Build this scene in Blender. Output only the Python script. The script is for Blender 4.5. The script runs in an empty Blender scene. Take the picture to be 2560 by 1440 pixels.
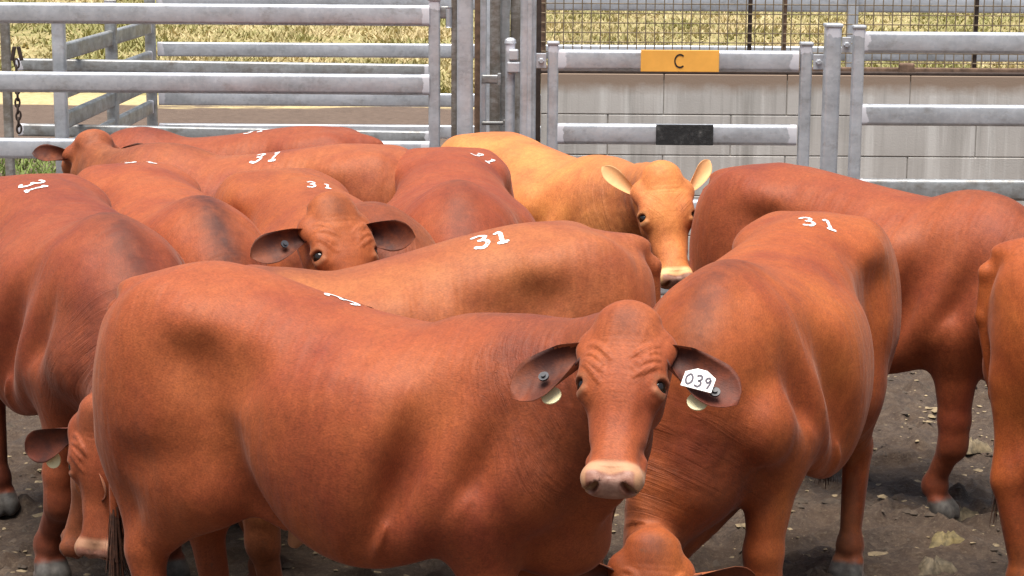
import bpy, bmesh, math, random
import numpy as np
from mathutils import Vector, Matrix
from mathutils.bvhtree import BVHTree

rad = math.radians
random.seed(7); RNG = np.random.default_rng(11)
SC = bpy.context.scene
COL = SC.collection

# ------------------------------------------------------------------ camera
CAM_H, FPX = 2.4, 5100.0
PITCH = math.atan(920 / 5100.0); ROLL = rad(0.38)
_f = Vector((0, math.cos(PITCH), -math.sin(PITCH)))
_u0 = Vector((0, math.sin(PITCH), math.cos(PITCH))); _r0 = Vector((1, 0, 0))
_r = _r0 * math.cos(ROLL) + _u0 * math.sin(ROLL)
_u = -_r0 * math.sin(ROLL) + _u0 * math.cos(ROLL)
CAMP = Vector((0, 0, CAM_H))
cd = bpy.data.cameras.new('camera'); cam = bpy.data.objects.new('camera', cd); COL.objects.link(cam)
cd.sensor_width = 36; cd.lens = FPX / 2560 * 36; cd.clip_end = 600; cd.clip_start = 0.1
m3 = Matrix((_r, _u, -_f)).transposed()
cam.matrix_world = Matrix.Translation(CAMP) @ m3.to_4x4()
cd.dof.use_dof = False
SC.camera = cam

# ------------------------------------------------------------------ world, sun, exposure
SUN_EL, SUN_AZ = rad(77), rad(200)
w = bpy.data.worlds.new('World'); SC.world = w; w.use_nodes = True
nt = w.node_tree
sky = nt.nodes.new('ShaderNodeTexSky'); sky.sky_type = 'NISHITA'; sky.sun_disc = False
sky.sun_elevation = SUN_EL; sky.sun_rotation = SUN_AZ
sky.air_density = 1.6; sky.dust_density = 5.0; sky.ozone_density = 0.6
nt.links.new(sky.outputs[0], nt.nodes['Background'].inputs[0])
nt.nodes['Background'].inputs[1].default_value = 0.07
sl = bpy.data.lights.new('sun', 'SUN'); sl.energy = 3.4; sl.angle = rad(42); sl.color = (1, 0.95, 0.88)
so = bpy.data.objects.new('sun', sl); COL.objects.link(so)
sdir = Vector((math.sin(SUN_AZ) * math.cos(SUN_EL), math.cos(SUN_AZ) * math.cos(SUN_EL), math.sin(SUN_EL)))
so.rotation_euler = sdir.to_track_quat('Z', 'Y').to_euler(); so.location = (0, 0, 12)
SC.view_settings.view_transform = 'Standard'; SC.view_settings.look = 'None'
SC.view_settings.gamma = 1.0; SC.view_settings.exposure = 0.92


def W(x, y, Y):
    """the point at depth Y behind picture position (x, y)"""
    d = _f + _r * ((x - 1280) / FPX) + _u * ((720 - y) / FPX)
    return CAMP + d * (Y / d.y)


# ------------------------------------------------------------------ object helpers
def tag(o, label=None, cat=None, group=None, kind=None):
    for k, v in (('label', label), ('category', cat), ('group', group), ('kind', kind)):
        if v: o[k] = v
    return o


def empty(name, loc, label, cat, group=None):
    o = bpy.data.objects.new(name, None); COL.objects.link(o); o.location = loc
    o.empty_display_size = 0.1
    return tag(o, label, cat, group)


def link(name, me, mat=None, parent=None, loc=None):
    o = bpy.data.objects.new(name, me); COL.objects.link(o)
    if mat and not me.materials: me.materials.append(mat)
    if parent: o.parent = parent
    if loc is not None: o.location = loc
    return o


def pymesh(name, V, F, smooth=True):
    me = bpy.data.meshes.new(name)
    me.from_pydata([tuple(v) for v in V], [], [tuple(f) for f in F])
    if smooth: me.polygons.foreach_set('use_smooth', np.ones(len(me.polygons), bool))
    me.update()
    return me


def fastmesh(name, V, Q, smooth=True):
    """V (n,3), Q (m,k) arrays of equal-sized faces"""
    me = bpy.data.meshes.new(name); k = Q.shape[1]
    me.vertices.add(len(V)); me.vertices.foreach_set('co', np.asarray(V, np.float32).ravel())
    me.loops.add(Q.size); me.loops.foreach_set('vertex_index', Q.astype(np.int32).ravel())
    me.polygons.add(len(Q)); me.polygons.foreach_set('loop_start', np.arange(0, Q.size, k, dtype=np.int32))
    if smooth: me.polygons.foreach_set('use_smooth', np.ones(len(Q), bool))
    me.update(calc_edges=True); me.validate()
    return me


# ------------------------------------------------------------------ material helpers
class NT:
    def __init__(s, name):
        s.m = bpy.data.materials.new(name); s.m.use_nodes = True; s.t = s.m.node_tree
        s.b = s.t.nodes['Principled BSDF']
    def n(s, typ, **kw):
        x = s.t.nodes.new(typ)
        for k, v in kw.items():
            if k.startswith('i_'):
                key = k[2:]; key = int(key) if key.isdigit() else key.replace('_', ' ')
                x.inputs[key].default_value = v
            else: setattr(x, k, v)
        return x
    def l(s, a, b): s.t.links.new(a, b)
    def noise(s, vec, scale, detail=4, rough=0.55, dist=0.0):
        x = s.n('ShaderNodeTexNoise', i_Scale=scale, i_Detail=detail, i_Roughness=rough, i_Distortion=dist)
        if vec is not None: s.l(vec, x.inputs['Vector'])
        return x.outputs[0]
    def ramp(s, fac, stops):
        x = s.n('ShaderNodeValToRGB'); e = x.color_ramp.elements
        while len(e) < len(stops): e.new(0.5)
        for i, (p, c) in enumerate(stops):
            e[i].position = p; e[i].color = c if len(c) == 4 else (*c, 1)
        s.l(fac, x.inputs[0]); return x.outputs[0]
    def mix(s, fac, a, b, mode='MIX'):
        x = s.n('ShaderNodeMix', data_type='RGBA', blend_type=mode)
        for sock, v in ((x.inputs[0], fac), (x.inputs[6], a), (x.inputs[7], b)):
            if hasattr(v, 'node'): s.l(v, sock)
            elif isinstance(v, (tuple, list)): sock.default_value = (*v, 1) if len(v) == 3 else v
            else: sock.default_value = v
        return x.outputs[2]
    def math(s, op, a, b=0.5, clamp=False):
        x = s.n('ShaderNodeMath', operation=op, use_clamp=clamp)
        for sock, v in ((x.inputs[0], a), (x.inputs[1], b)):
            if hasattr(v, 'node'): s.l(v, sock)
            else: sock.default_value = v
        return x.outputs[0]
    def mapping(s, vec, scale=(1, 1, 1), rot=(0, 0, 0), loc=(0, 0, 0)):
        x = s.n('ShaderNodeMapping'); x.inputs['Scale'].default_value = scale
        x.inputs['Rotation'].default_value = rot; x.inputs['Location'].default_value = loc
        s.l(vec, x.inputs[0]); return x.outputs[0]
    def bump(s, h, strength, dist, prev=None):
        x = s.n('ShaderNodeBump', i_Strength=strength, i_Distance=dist); s.l(h, x.inputs['Height'])
        if prev: s.l(prev, x.inputs['Normal'])
        return x.outputs[0]
    def attr(s, name, out='Color'):
        return s.n('ShaderNodeAttribute', attribute_name=name).outputs[out]
    def obj(s): return s.n('ShaderNodeTexCoord').outputs['Object']
    def set(s, **kw):
        for k, v in kw.items():
            sock = s.b.inputs[k.replace('_', ' ')]
            if hasattr(v, 'node'): s.l(v, sock)
            else: sock.default_value = (*v, 1) if isinstance(v, tuple) and len(v) == 3 else v
        return s.m


def simple(name, col, rough=0.6, metal=0.0, var=0.12, scale=30):
    s = NT(name); n = s.noise(s.obj(), scale, 5)
    lo = tuple(max(0, c * (1 - var * 2)) for c in col); hi = tuple(min(1, c * (1 + var)) for c in col)
    c = s.ramp(n, [(0.3, lo), (0.7, hi)])
    return s.set(Base_Color=c, Roughness=rough, Metallic=metal, Normal=s.bump(n, 0.15, 0.004))


def galv(name, col=(0.66, 0.685, 0.74), dark=(0.42, 0.44, 0.47), dirty=0.0):
    s = NT(name); g = s.n('ShaderNodeNewGeometry').outputs['Position']
    v = s.n('ShaderNodeTexVoronoi', i_Scale=55.0); s.l(g, v.inputs['Vector'])
    sp = s.ramp(v.outputs['Color'], [(0.0, (0.40, 0.40, 0.40)), (1.0, (0.60, 0.60, 0.60))])
    big = s.noise(s.mapping(g, (1.2, 1.2, 3.0)), 2.2, 6, 0.62)
    c = s.mix(s.ramp(big, [(0.32, (0, 0, 0)), (0.68, (1, 1, 1))]), dark, col)
    c = s.mix(0.55, c, sp, 'OVERLAY')
    st = s.noise(s.mapping(g, (14, 14, 0.7)), 2.0, 6, 0.6)                       # run-off streaks
    c = s.mix(s.math('MULTIPLY', s.ramp(st, [(0.5, (0, 0, 0)), (0.72, (1, 1, 1))]), 0.35), c, (0.62, 0.63, 0.66))
    d = s.noise(s.mapping(g, (3, 3, 5)), 3.0, 7, 0.7)
    lo, hi = (0.55, 0.75) if not dirty else (0.55 - dirty * 0.25, 0.75 - dirty * 0.25)
    c = s.mix(s.math('MULTIPLY', s.ramp(d, [(lo, (0, 0, 0)), (hi, (1, 1, 1))]), 0.5 + 0.3 * dirty), c, (0.16, 0.125, 0.09))
    wl = s.attr('weld', 'Fac'); wn = s.noise(g, 22, 5)
    wm = s.math('GREATER_THAN', s.math('ADD', wl, s.math('MULTIPLY', wn, 0.7)), 0.98)
    c = s.mix(s.math('MULTIPLY', wm, 0.8), c, (0.66, 0.65, 0.70))
    sc = s.noise(s.mapping(g, (60, 60, 2)), 1.0, 2)
    r = s.ramp(s.noise(g, 9, 5), [(0.3, (0.34, 0.34, 0.34)), (0.7, (0.55, 0.55, 0.55))])
    met = s.math('SUBTRACT', 0.50, s.math('MULTIPLY', wm, 0.5))
    return s.set(Base_Color=c, Metallic=met, Roughness=r, Normal=s.bump(s.math('ADD', wn, sc), 0.12, 0.004))


M = {}
M['galv'] = galv('galvanised_steel')
M['galv_dull'] = galv('weathered_galvanised_steel', (0.48, 0.50, 0.51), (0.27, 0.28, 0.285), 0.35)
M['galv_dirty'] = galv('mud_marked_galvanised_steel', (0.50, 0.49, 0.47), (0.30, 0.285, 0.26), 0.7)
M['rust'] = simple('rusty_steel', (0.20, 0.125, 0.085), 0.8, 0.2, 0.25, 25)
M['wire'] = simple('tarnished_wire', (0.27, 0.21, 0.14), 0.65, 0.4, 0.2, 60)
M['dark_rust'] = simple('dark_rusted_steel', (0.06, 0.04, 0.032), 0.8, 0.2, 0.2, 25)
M['orange'] = simple('orange_plastic', (0.93, 0.46, 0.085), 0.5, 0, 0.06, 8)
M['black'] = simple('black_lettering', (0.012, 0.011, 0.011), 0.6, 0, 0.2, 40)
s = NT('white_stock_paint'); M['white_paint'] = s.set(Base_Color=(0.80, 0.79, 0.80), Roughness=0.8, Alpha=s.ramp(s.noise(s.obj(), 75, 4, 0.65), [(0.36, (0, 0, 0)), (0.44, (1, 1, 1))]))
M['tag_yellow'] = simple('cream_yellow_plastic', (0.92, 0.83, 0.50), 0.4, 0, 0.05, 40)
M['tag_white'] = simple('white_tag_plastic', (0.84, 0.80, 0.77), 0.4, 0, 0.04, 40)
M['tag_dark'] = simple('dark_tag_button', (0.035, 0.036, 0.045), 0.45, 0, 0.2, 40)
M['ink'] = simple('tag_ink', (0.04, 0.032, 0.055), 0.6, 0, 0.15, 80)
M['switch'] = simple('tail_hair', (0.075, 0.026, 0.012), 0.7, 0, 0.3, 90)
s = NT('eyeball'); M['eye'] = s.set(Base_Color=(0.012, 0.007, 0.005), Roughness=0.08)
s = NT('scuffed_black_rubber'); g = s.obj()
n = s.noise(g, 18, 8, 0.75)
M['rubber'] = s.set(Base_Color=s.ramp(n, [(0.5, (0.016, 0.016, 0.017)), (0.62, (0.05, 0.05, 0.05)), (0.72, (0.22, 0.21, 0.20))]),
                    Roughness=0.65, Normal=s.bump(n, 0.5, 0.01))


def concrete():
    s = NT('concrete_block'); g = s.n('ShaderNodeNewGeometry').outputs['Position']
    oi = s.n('ShaderNodeObjectInfo').outputs['Random']
    big = s.noise(g, 1.7, 6, 0.6)
    c = s.ramp(big, [(0.3, (0.41, 0.385, 0.36)), (0.7, (0.59, 0.56, 0.53))])
    c = s.mix(0.35, c, s.ramp(oi, [(0, (0.43, 0.41, 0.385)), (1, (0.62, 0.59, 0.555))]))
    st = s.noise(s.mapping(g, (13, 13, 0.55)), 1.0, 7, 0.62)
    c = s.mix(s.math('MULTIPLY', s.ramp(st, [(0.50, (0, 0, 0)), (0.64, (1, 1, 1))]), 0.75), c, (0.66, 0.64, 0.61))
    st2 = s.noise(s.mapping(g, (9, 9, 0.4), loc=(3, 1, 7)), 1.0, 7, 0.65)
    c = s.mix(s.math('MULTIPLY', s.ramp(st2, [(0.50, (0, 0, 0)), (0.66, (1, 1, 1))]), 0.6), c, (0.25, 0.235, 0.215))
    z = s.n('ShaderNodeSeparateXYZ'); s.l(g, z.inputs[0])
    tz = s.math('ADD', z.outputs[2], s.math('MULTIPLY', s.noise(g, 7, 6, 0.7), 0.10))
    c = s.mix(s.ramp(s.math('SUBTRACT', tz, 1.33), [(0.02, (0, 0, 0)), (0.10, (1, 1, 1))]), c, (0.30, 0.22, 0.165))
    fine = s.noise(g, 90, 4)
    return s.set(Base_Color=c, Roughness=0.9, Normal=s.bump(fine, 0.3, 0.004))
M['concrete'] = concrete()
M['mortar'] = simple('mortar', (0.36, 0.335, 0.30), 0.95, 0, 0.15, 20)


def coat(name, base, seed, dark=(0.050, 0.013, 0.0085), pale=None):
    """short cattle hair; masks: coat.r dark hair, coat.g pale hair, coat.b bare pink skin, fold.r/g neck creases"""
    pale = pale or (0.50, 0.29, 0.165)
    s = NT(name); o = s.mapping(s.attr('rest', 'Vector'), loc=(seed * 3.1, seed * 1.7, seed * 2.3))
    sep = s.n('ShaderNodeSeparateColor'); s.l(s.attr('coat'), sep.inputs[0])
    fol = s.n('ShaderNodeSeparateColor'); s.l(s.attr('fold'), fol.inputs[0])
    big = s.noise(o, 3.2, 5, 0.6)
    warm = tuple(min(1, a * b) for a, b in zip(base, (1.18, 1.38, 1.30)))
    deep = tuple(a * b for a, b in zip(base, (0.70, 0.56, 0.72)))
    c = s.ramp(big, [(0.28, deep), (0.5, base), (0.74, warm)])
    mott = s.noise(o, 24, 6, 0.68)
    c = s.mix(s.math('MULTIPLY', s.ramp(mott, [(0.42, (0, 0, 0)), (0.7, (1, 1, 1))]), 0.32), c, tuple(x * 0.62 for x in base))
    m2 = s.noise(s.mapping(o, (1, 1, 0.8)), 62, 4, 0.65)
    c = s.mix(0.28, c, s.ramp(m2, [(0.3, (0.30, 0.30, 0.30)), (0.7, (0.70, 0.70, 0.70))]), 'OVERLAY')
    hair = s.noise(s.mapping(o, (70, 230, 120)), 1.6, 4, 0.6)
    c = s.mix(0.50, c, s.ramp(hair, [(0.3, (0.25, 0.25, 0.25)), (0.7, (0.75, 0.75, 0.75))]), 'OVERLAY')
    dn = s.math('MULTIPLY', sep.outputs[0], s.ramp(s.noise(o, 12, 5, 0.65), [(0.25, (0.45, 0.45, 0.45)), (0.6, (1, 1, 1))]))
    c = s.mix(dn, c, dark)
    c = s.mix(sep.outputs[1], c, pale)
    c = s.mix(sep.outputs[2], c, s.ramp(s.noise(o, 38, 5, 0.6), [(0.35, (0.24, 0.12, 0.09)), (0.65, (0.42, 0.25, 0.195))]))
    zz = s.n('ShaderNodeSeparateXYZ'); s.l(s.attr('rest', 'Vector'), zz.inputs[0])
    mudm = s.math('MULTIPLY', s.ramp(s.noise(o, 16, 7, 0.75), [(0.60, (0, 0, 0)), (0.68, (1, 1, 1))]), s.ramp(zz.outputs[2], [(0.35, (0.9, 0.9, 0.9)), (0.95, (0.0, 0.0, 0.0))]))
    c = s.mix(s.math('MULTIPLY', mudm, 0.55), c, (0.085, 0.055, 0.036))                  # splashed mud on legs and belly
    c = s.mix(s.attr('coat', 'Alpha'), c, s.ramp(s.noise(o, 30, 5, 0.6), [(0.3, (0.035, 0.032, 0.03)), (0.7, (0.11, 0.10, 0.09))]))
    cx = s.n('ShaderNodeCombineXYZ'); s.l(fol.outputs[1], cx.inputs[0]); s.l(fol.outputs[2], cx.inputs[1])
    fn = s.noise(s.mapping(cx.outputs[0], (26, 3.4, 1)), 1.0, 5, 0.62, 1.1)
    fh = s.math('MULTIPLY', s.math('MULTIPLY', fn, fol.outputs[0]), s.ramp(s.noise(o, 4.5, 3, 0.5), [(0.35, (0.1, 0.1, 0.1)), (0.65, (1, 1, 1))]))
    b1 = s.bump(fh, 0.7, 0.016)
    b2 = s.bump(s.noise(s.mapping(o, (1.0, 1.0, 0.7)), 6.5, 3, 0.5), 0.25, 0.04, s.bump(s.noise(s.mapping(o, (8.5, 1.6, 1.8), rot=(0, 0.25, 0)), 1.0, 3, 0.55), 0.35, 0.05, b1))
    b3 = s.bump(hair, 0.22, 0.004, b2)
    rg = s.math('SUBTRACT', 0.62, s.math('MULTIPLY', sep.outputs[2], 0.25))
    return s.set(Base_Color=c, Roughness=rg, Specular_IOR_Level=0.30, Sheen_Weight=0.11,
                 Sheen_Roughness=0.40, Sheen_Tint=(1.0, 0.74, 0.66), Normal=b3)


# ------------------------------------------------------------------ ground
def vnoise(x, y, seed=0):
    xi = np.floor(x).astype(int); yi = np.floor(y).astype(int); fx = x - xi; fy = y - yi
    fx = fx * fx * (3 - 2 * fx); fy = fy * fy * (3 - 2 * fy)
    def h(a, b):
        n = (a * 374761393 + b * 668265263 + seed * 2246822519) & 0xffffffff
        n = ((n ^ (n >> 13)) * 1274126177) & 0xffffffff
        return ((n ^ (n >> 16)) & 0xffff) / 65535.0
    return (h(xi, yi) * (1 - fx) + h(xi + 1, yi) * fx) * (1 - fy) + (h(xi, yi + 1) * (1 - fx) + h(xi + 1, yi + 1) * fx) * fy


def fbm(x, y, oct=4, seed=0):
    a, t, r = 1.0, 0.0, 0.0
    for i in range(oct):
        r = r + a * vnoise(x * 2 ** i, y * 2 ** i, seed + i); t += a; a *= 0.55
    return r / t


def make_ground():
    s = NT('yard_and_paddock'); g = s.n('ShaderNodeNewGeometry').outputs['Position']
    z = s.n('ShaderNodeSeparateXYZ'); s.l(g, z.inputs[0])
    n1 = s.noise(g, 3.0, 8, 0.7); n2 = s.noise(s.mapping(g, (1, 1, 1)), 14, 6, 0.65)
    dirt = s.ramp(n1, [(0.3, (0.085, 0.055, 0.039)), (0.7, (0.145, 0.098, 0.070))])
    dirt = s.mix(0.5, dirt, s.ramp(n2, [(0.3, (0.075, 0.05, 0.036)), (0.7, (0.19, 0.135, 0.10))]))
    straw = s.ramp(n2, [(0.3, (0.34, 0.26, 0.12)), (0.7, (0.62, 0.50, 0.26))])
    grass = s.ramp(s.noise(g, 1.1, 8, 0.7), [(0.3, (0.18, 0.17, 0.05)), (0.5, (0.31, 0.26, 0.11)), (0.7, (0.42, 0.33, 0.16))])
    wob = s.math('ADD', z.outputs[1], s.math('MULTIPLY', s.noise(s.mapping(g, (0.5, 1, 1)), 1.0, 5), 2.5))
    c = s.mix(s.ramp(s.math('MULTIPLY', s.math('SUBTRACT', wob, 27.0), 0.4), [(0.45, (0, 0, 0)), (0.55, (1, 1, 1))]), dirt, straw)
    c = s.mix(s.ramp(s.math('MULTIPLY', s.math('SUBTRACT', wob, 28.4), 0.3), [(0.4, (0, 0, 0)), (0.6, (1, 1, 1))]), c, grass)
    m = s.set(Base_Color=c, Roughness=0.95, Normal=s.bump(n2, 0.6, 0.05))
    V = [(-160, -40, -0.05), (160, -40, -0.05), (160, 300, -0.05), (-160, 300, -0.05)]
    tag(link('ground', pymesh('ground', V, [(0, 1, 2, 3)], False), m), kind='structure')

    # trampled pen floor, real relief
    nx, ny = 420, 470
    X, Y = np.meshgrid(np.linspace(-5.2, 5.2, nx), np.linspace(1.5, 12.9, ny))
    Z = (fbm(X * 2.1, Y * 2.1, 3, 3) - 0.5) * 0.06 + (fbm(X * 9, Y * 9, 3, 9) - 0.5) * 0.055
    ch = fbm(X * 11, Y * 8, 2, 21); Z += np.clip(ch - 0.50, 0, 1) * 0.15
    Z -= 0.006
    idx = np.arange(nx * ny).reshape(ny, nx)
    Q = np.stack([idx[:-1, :-1], idx[:-1, 1:], idx[1:, 1:], idx[1:, :-1]], -1).reshape(-1, 4)
    s = NT('trampled_mud'); g = s.n('ShaderNodeNewGeometry').outputs['Position']
    n1 = s.noise(g, 2.6, 8, 0.7); n2 = s.noise(g, 17, 8, 0.72); n3 = s.noise(g, 70, 4, 0.6)
    c = s.ramp(n1, [(0.3, (0.036, 0.0215, 0.0135)), (0.7, (0.070, 0.043, 0.027))])
    c = s.mix(s.ramp(n2, [(0.45, (0, 0, 0)), (0.66, (1, 1, 1))]), c, (0.098, 0.066, 0.043))
    c = s.mix(s.math('MULTIPLY', s.ramp(n3, [(0.55, (0, 0, 0)), (0.7, (1, 1, 1))]), 0.5), c, (0.17, 0.13, 0.088))
    m = s.set(Base_Color=c, Roughness=s.ramp(n1, [(0.3, (0.55, 0.55, 0.55)), (0.6, (0.95, 0.95, 0.95))]),
              Normal=s.bump(n2, 0.8, 0.03, s.bump(n3, 0.5, 0.01)))
    tag(link('pen_floor', fastmesh('pen_floor', np.stack([X.ravel(), Y.ravel(), Z.ravel()], 1), Q), m), kind='structure')

    def zat(x, y):
        x = np.asarray(x, float); y = np.asarray(y, float)
        return ((fbm(x * 2.1, y * 2.1, 3, 3) - 0.5) * 0.06 + (fbm(x * 9, y * 9, 3, 9) - 0.5) * 0.055
                + np.clip(fbm(x * 11, y * 8, 2, 21) - 0.50, 0, 1) * 0.15 - 0.006)
    # loose clods and straw crumbs
    def litter(name, n, smin, smax, mat, label, cat, flat=0.5, box=(-4.5, 4.5, 5.5, 11)):
        x = RNG.uniform(box[0], box[1], n); y = RNG.uniform(box[2], box[3], n); zz = zat(x, y)
        base = np.array([(1, 0, 0), (0.4, 0.9, 0), (-0.8, 0.6, 0), (-0.7, -0.7, 0), (0.5, -0.8, 0), (0.1, 0, 1)], float)
        fc = np.array([(0, 1, 5), (1, 2, 5), (2, 3, 5), (3, 4, 5), (4, 0, 5)])
        VV = []; FF = []
        for i in range(n):
            a = random.uniform(0, 6.28); sc = random.uniform(smin, smax) * (0.5 + random.random() ** 3)
            R = np.array([[math.cos(a), -math.sin(a), 0], [math.sin(a), math.cos(a), 0], [0, 0, 1]])
            b = base * (1 + RNG.uniform(-0.35, 0.35, base.shape)); b = b * (sc * random.uniform(0.8, 1.8), sc, sc * flat)
            VV.append(b @ R.T + (x[i], y[i], zz[i] - 0.002)); FF.append(fc + 6 * i)
        o = link(name, fastmesh(name, np.concatenate(VV), np.concatenate(FF)), mat)
        tag(o, label, cat, kind='stuff')
    litter('mud_clods', 5200, 0.010, 0.026, simple('mud_clod', (0.075, 0.054, 0.038), 0.9, 0, 0.3, 30), 'dark crumbled mud clods strewn over the pen floor', 'mud', 0.7)
    litter('straw_litter', 3200, 0.008, 0.026, simple('straw_crumb', (0.27, 0.205, 0.12), 0.9, 0, 0.3, 30), 'pale crumbs of straw and dried dung on the pen floor', 'straw', 0.3)

    def dung(p, r, label, col):
        n = 26; V = [(0, 0, 0.03)]; Fc = []
        for k, (q, hh) in enumerate(((0.35, 0.032), (0.7, 0.022), (1.0, -0.012))):
            for i in range(n):
                a = i / n * 6.2832; rr = r * q * (1 + 0.35 * math.sin(3 * a + r * 40) + random.uniform(-0.22, 0.22))
                V.append((rr * math.cos(a) * 1.5, rr * math.sin(a), hh + random.uniform(-0.016, 0.020) * (k < 2)))
        for i in range(n):
            j = (i + 1) % n; Fc.append((0, 1 + i, 1 + j))
            for k in range(2): Fc.append((1 + k * n + i, 1 + (k + 1) * n + i, 1 + (k + 1) * n + j, 1 + k * n + j))
        zz = float(zat(p[0], p[1]))
        o = link('dung_pat', pymesh('dung_pat', V, Fc), simple('dung', col, 0.75, 0, 0.3, 45), loc=(p[0], p[1], zz))
        tag(o, label, 'dung')
    for (px, py, r, lb, cc) in ((2365, 1365, 0.05, 'yellowish fresh dung pat just in front of the grey hoof', (0.19, 0.145, 0.060)),
                                (2400, 1285, 0.05, 'broken pale dung pat behind the planted front hoof', (0.16, 0.125, 0.075)),
                                (2110, 1160, 0.04, 'flat pale dung pat between the two pairs of brown legs', (0.14, 0.105, 0.068)),
                                (2335, 1425, 0.045, 'thin smeared dung pat nearest the muddy foreground', (0.15, 0.118, 0.075)),
                                (2430, 1135, 0.045, 'straw coloured dung pat under the dewlap of the walking animal', (0.19, 0.145, 0.085))):
        d = _f + _r * ((px - 1280) / FPX) + _u * ((720 - py) / FPX); t = -CAM_H / d.z
        dung(CAMP + d * t, r, lb, cc)

    # dry paddock grass behind the yards
    n = 120000
    y = 29.0 + (RNG.random(n) ** 1.7) * 42; x = (RNG.random(n) * 2 - 1) * (y * 0.42 + 1.0)
    clump = fbm(x * 0.9, y * 0.35, 3, 5); keep = RNG.random(n) < np.clip(clump * 2.2 - 0.35, 0.1, 1); x, y, clump = x[keep], y[keep], clump[keep]
    n = len(x); hgt = RNG.uniform(0.06, 0.17, n) * (0.5 + clump); a = RNG.uniform(0, 6.28, n); wd = RNG.uniform(0.018, 0.045, n)
    lean = RNG.normal(0, 0.10, (n, 2)); B = np.stack([x, y, np.full(n, -0.06)], 1)
    D = np.stack([np.cos(a) * wd, np.sin(a) * wd, np.zeros(n)], 1)
    V = np.stack([B - D, B + D, B + np.stack([lean[:, 0], lean[:, 1], hgt], 1)], 1).reshape(-1, 3)
    me = fastmesh('grass', V, np.arange(n * 3).reshape(-1, 3))
    gn = fbm(x * 0.55 + 9, y * 0.25, 3, 15)
    t = np.clip((gn - 0.36) * 3.2 + RNG.normal(0, 0.22, n), 0, 1)[:, None]
    cc = np.array([(0.25, 0.24, 0.085)]) * (1 - t) + np.array([(0.50, 0.40, 0.215)]) * t
    at = me.color_attributes.new('tint', 'FLOAT_COLOR', 'POINT')
    at.data.foreach_set('color', np.repeat(np.concatenate([cc, np.ones((n, 1))], 1), 3, 0).astype(np.float32).ravel())
    s = NT('dry_grass'); s.set(Base_Color=s.attr('tint'), Roughness=0.8)
    tag(link('grass', me, s.m), 'dry yellow and green grass of the paddock beyond the yards', 'grass', kind='stuff')
    # green weeds by the far left yard post
    n = 5000; x = RNG.uniform(-6.6, -4.15, n); y = RNG.uniform(17, 21.5, n); a = RNG.uniform(0, 6.28, n)
    hgt = RNG.uniform(0.04, 0.14, n); wd = RNG.uniform(0.006, 0.014, n); lean = RNG.normal(0, 0.06, (n, 2))
    B = np.stack([x, y, np.full(n, -0.06)], 1); D = np.stack([np.cos(a) * wd, np.sin(a) * wd, np.zeros(n)], 1)
    V = np.stack([B - D, B + D, B + np.stack([lean[:, 0], lean[:, 1], hgt], 1)], 1).reshape(-1, 3)
    tag(link('green_weeds', fastmesh('green_weeds', V, np.arange(n * 3).reshape(-1, 3)), simple('weed_green', (0.20, 0.27, 0.06), 0.8, 0, 0.3, 3)),
        'low green weeds growing beyond the chained gate', 'weeds', kind='stuff')
make_ground()


# ------------------------------------------------------------------ steel yards
def tube_mesh(name, length, hgt, thk, r=None, caps=True, nseg=None):
    """hollow-looking rail along +x, height hgt (z) and thickness thk (y), rounded section, with weld attribute near its ends"""
    r = min(hgt, thk) * 0.42 if r is None else r
    prof = []
    for cx, cz, a0 in ((thk / 2 - r, hgt / 2 - r, 0), (-thk / 2 + r, hgt / 2 - r, 90), (-thk / 2 + r, -hgt / 2 + r, 180), (thk / 2 - r, -hgt / 2 + r, 270)):
        for k in range(5):
            a = rad(a0 + k * 22.5); prof.append((cx + r * math.cos(a), cz + r * math.sin(a)))
    m = len(prof); xs = [0, 0.01, 0.05, 0.10, 0.13]
    xs = [v for v in xs if v < length / 2]; xs = xs + [length / 2] + [length - v for v in reversed(xs)]
    V, F, wl = [], [], []
    for x in xs:
        e = min(x, length - x)
        for (y, z) in prof: V.append((x, y, z)); wl.append(max(0.0, 1 - e / 0.12) if length > 0.5 else 0.0)
    for i in range(len(xs) - 1):
        for k in range(m):
            F.append((i * m + k, i * m + (k + 1) % m, (i + 1) * m + (k + 1) % m, (i + 1) * m + k))
    F.append(tuple(range(m))); F.append(tuple(reversed(range((len(xs) - 1) * m, len(xs) * m))))
    me = pymesh(name, V, F); at = me.attributes.new('weld', 'FLOAT', 'POINT'); at.data.foreach_set('value', wl)
    me.polygons[-1].use_smooth = False; me.polygons[-2].use_smooth = False
    return me


def bar(name, p0, p1, hgt, thk, mat, parent=None, r=None, roll=None):
    """straight steel member from p0 to p1 (world), hgt measured upward for rails / along y for uprights"""
    p0, p1 = Vector(p0), Vector(p1); d = p1 - p0; L = d.length; x = d / L
    upv = Vector((0, 0, 1)) if abs(x.z) < 0.9 else Vector((0, 1, 0)) if roll is None else Vector(roll)
    y = upv.cross(x).normalized(); z = x.cross(y)
    o = link(name, tube_mesh(name, L, hgt, thk, r), mat, parent)
    mw = Matrix.Translation(p0) @ Matrix((x, y, z)).transposed().to_4x4()
    o.matrix_basis = (Matrix.Translation(-Vector(parent.location)) @ mw) if parent else mw
    return o


def box(name, c, size, mat, parent=None, bev=0.004, rot=None):
    bm = bmesh.new(); bmesh.ops.create_cube(bm, size=1.0)
    bmesh.ops.scale(bm, vec=size, verts=bm.verts)
    if bev: bmesh.ops.bevel(bm, geom=bm.edges[:], offset=min(bev, min(size) * 0.4), segments=2, affect='EDGES', profile=0.5)
    me = bpy.data.meshes.new(name); bm.to_mesh(me); bm.free()
    loc = Vector(c) - (Vector(parent.location) if parent else Vector())
    o = link(name, me, mat, parent, loc)
    if rot: o.rotation_euler = rot
    return o


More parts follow.
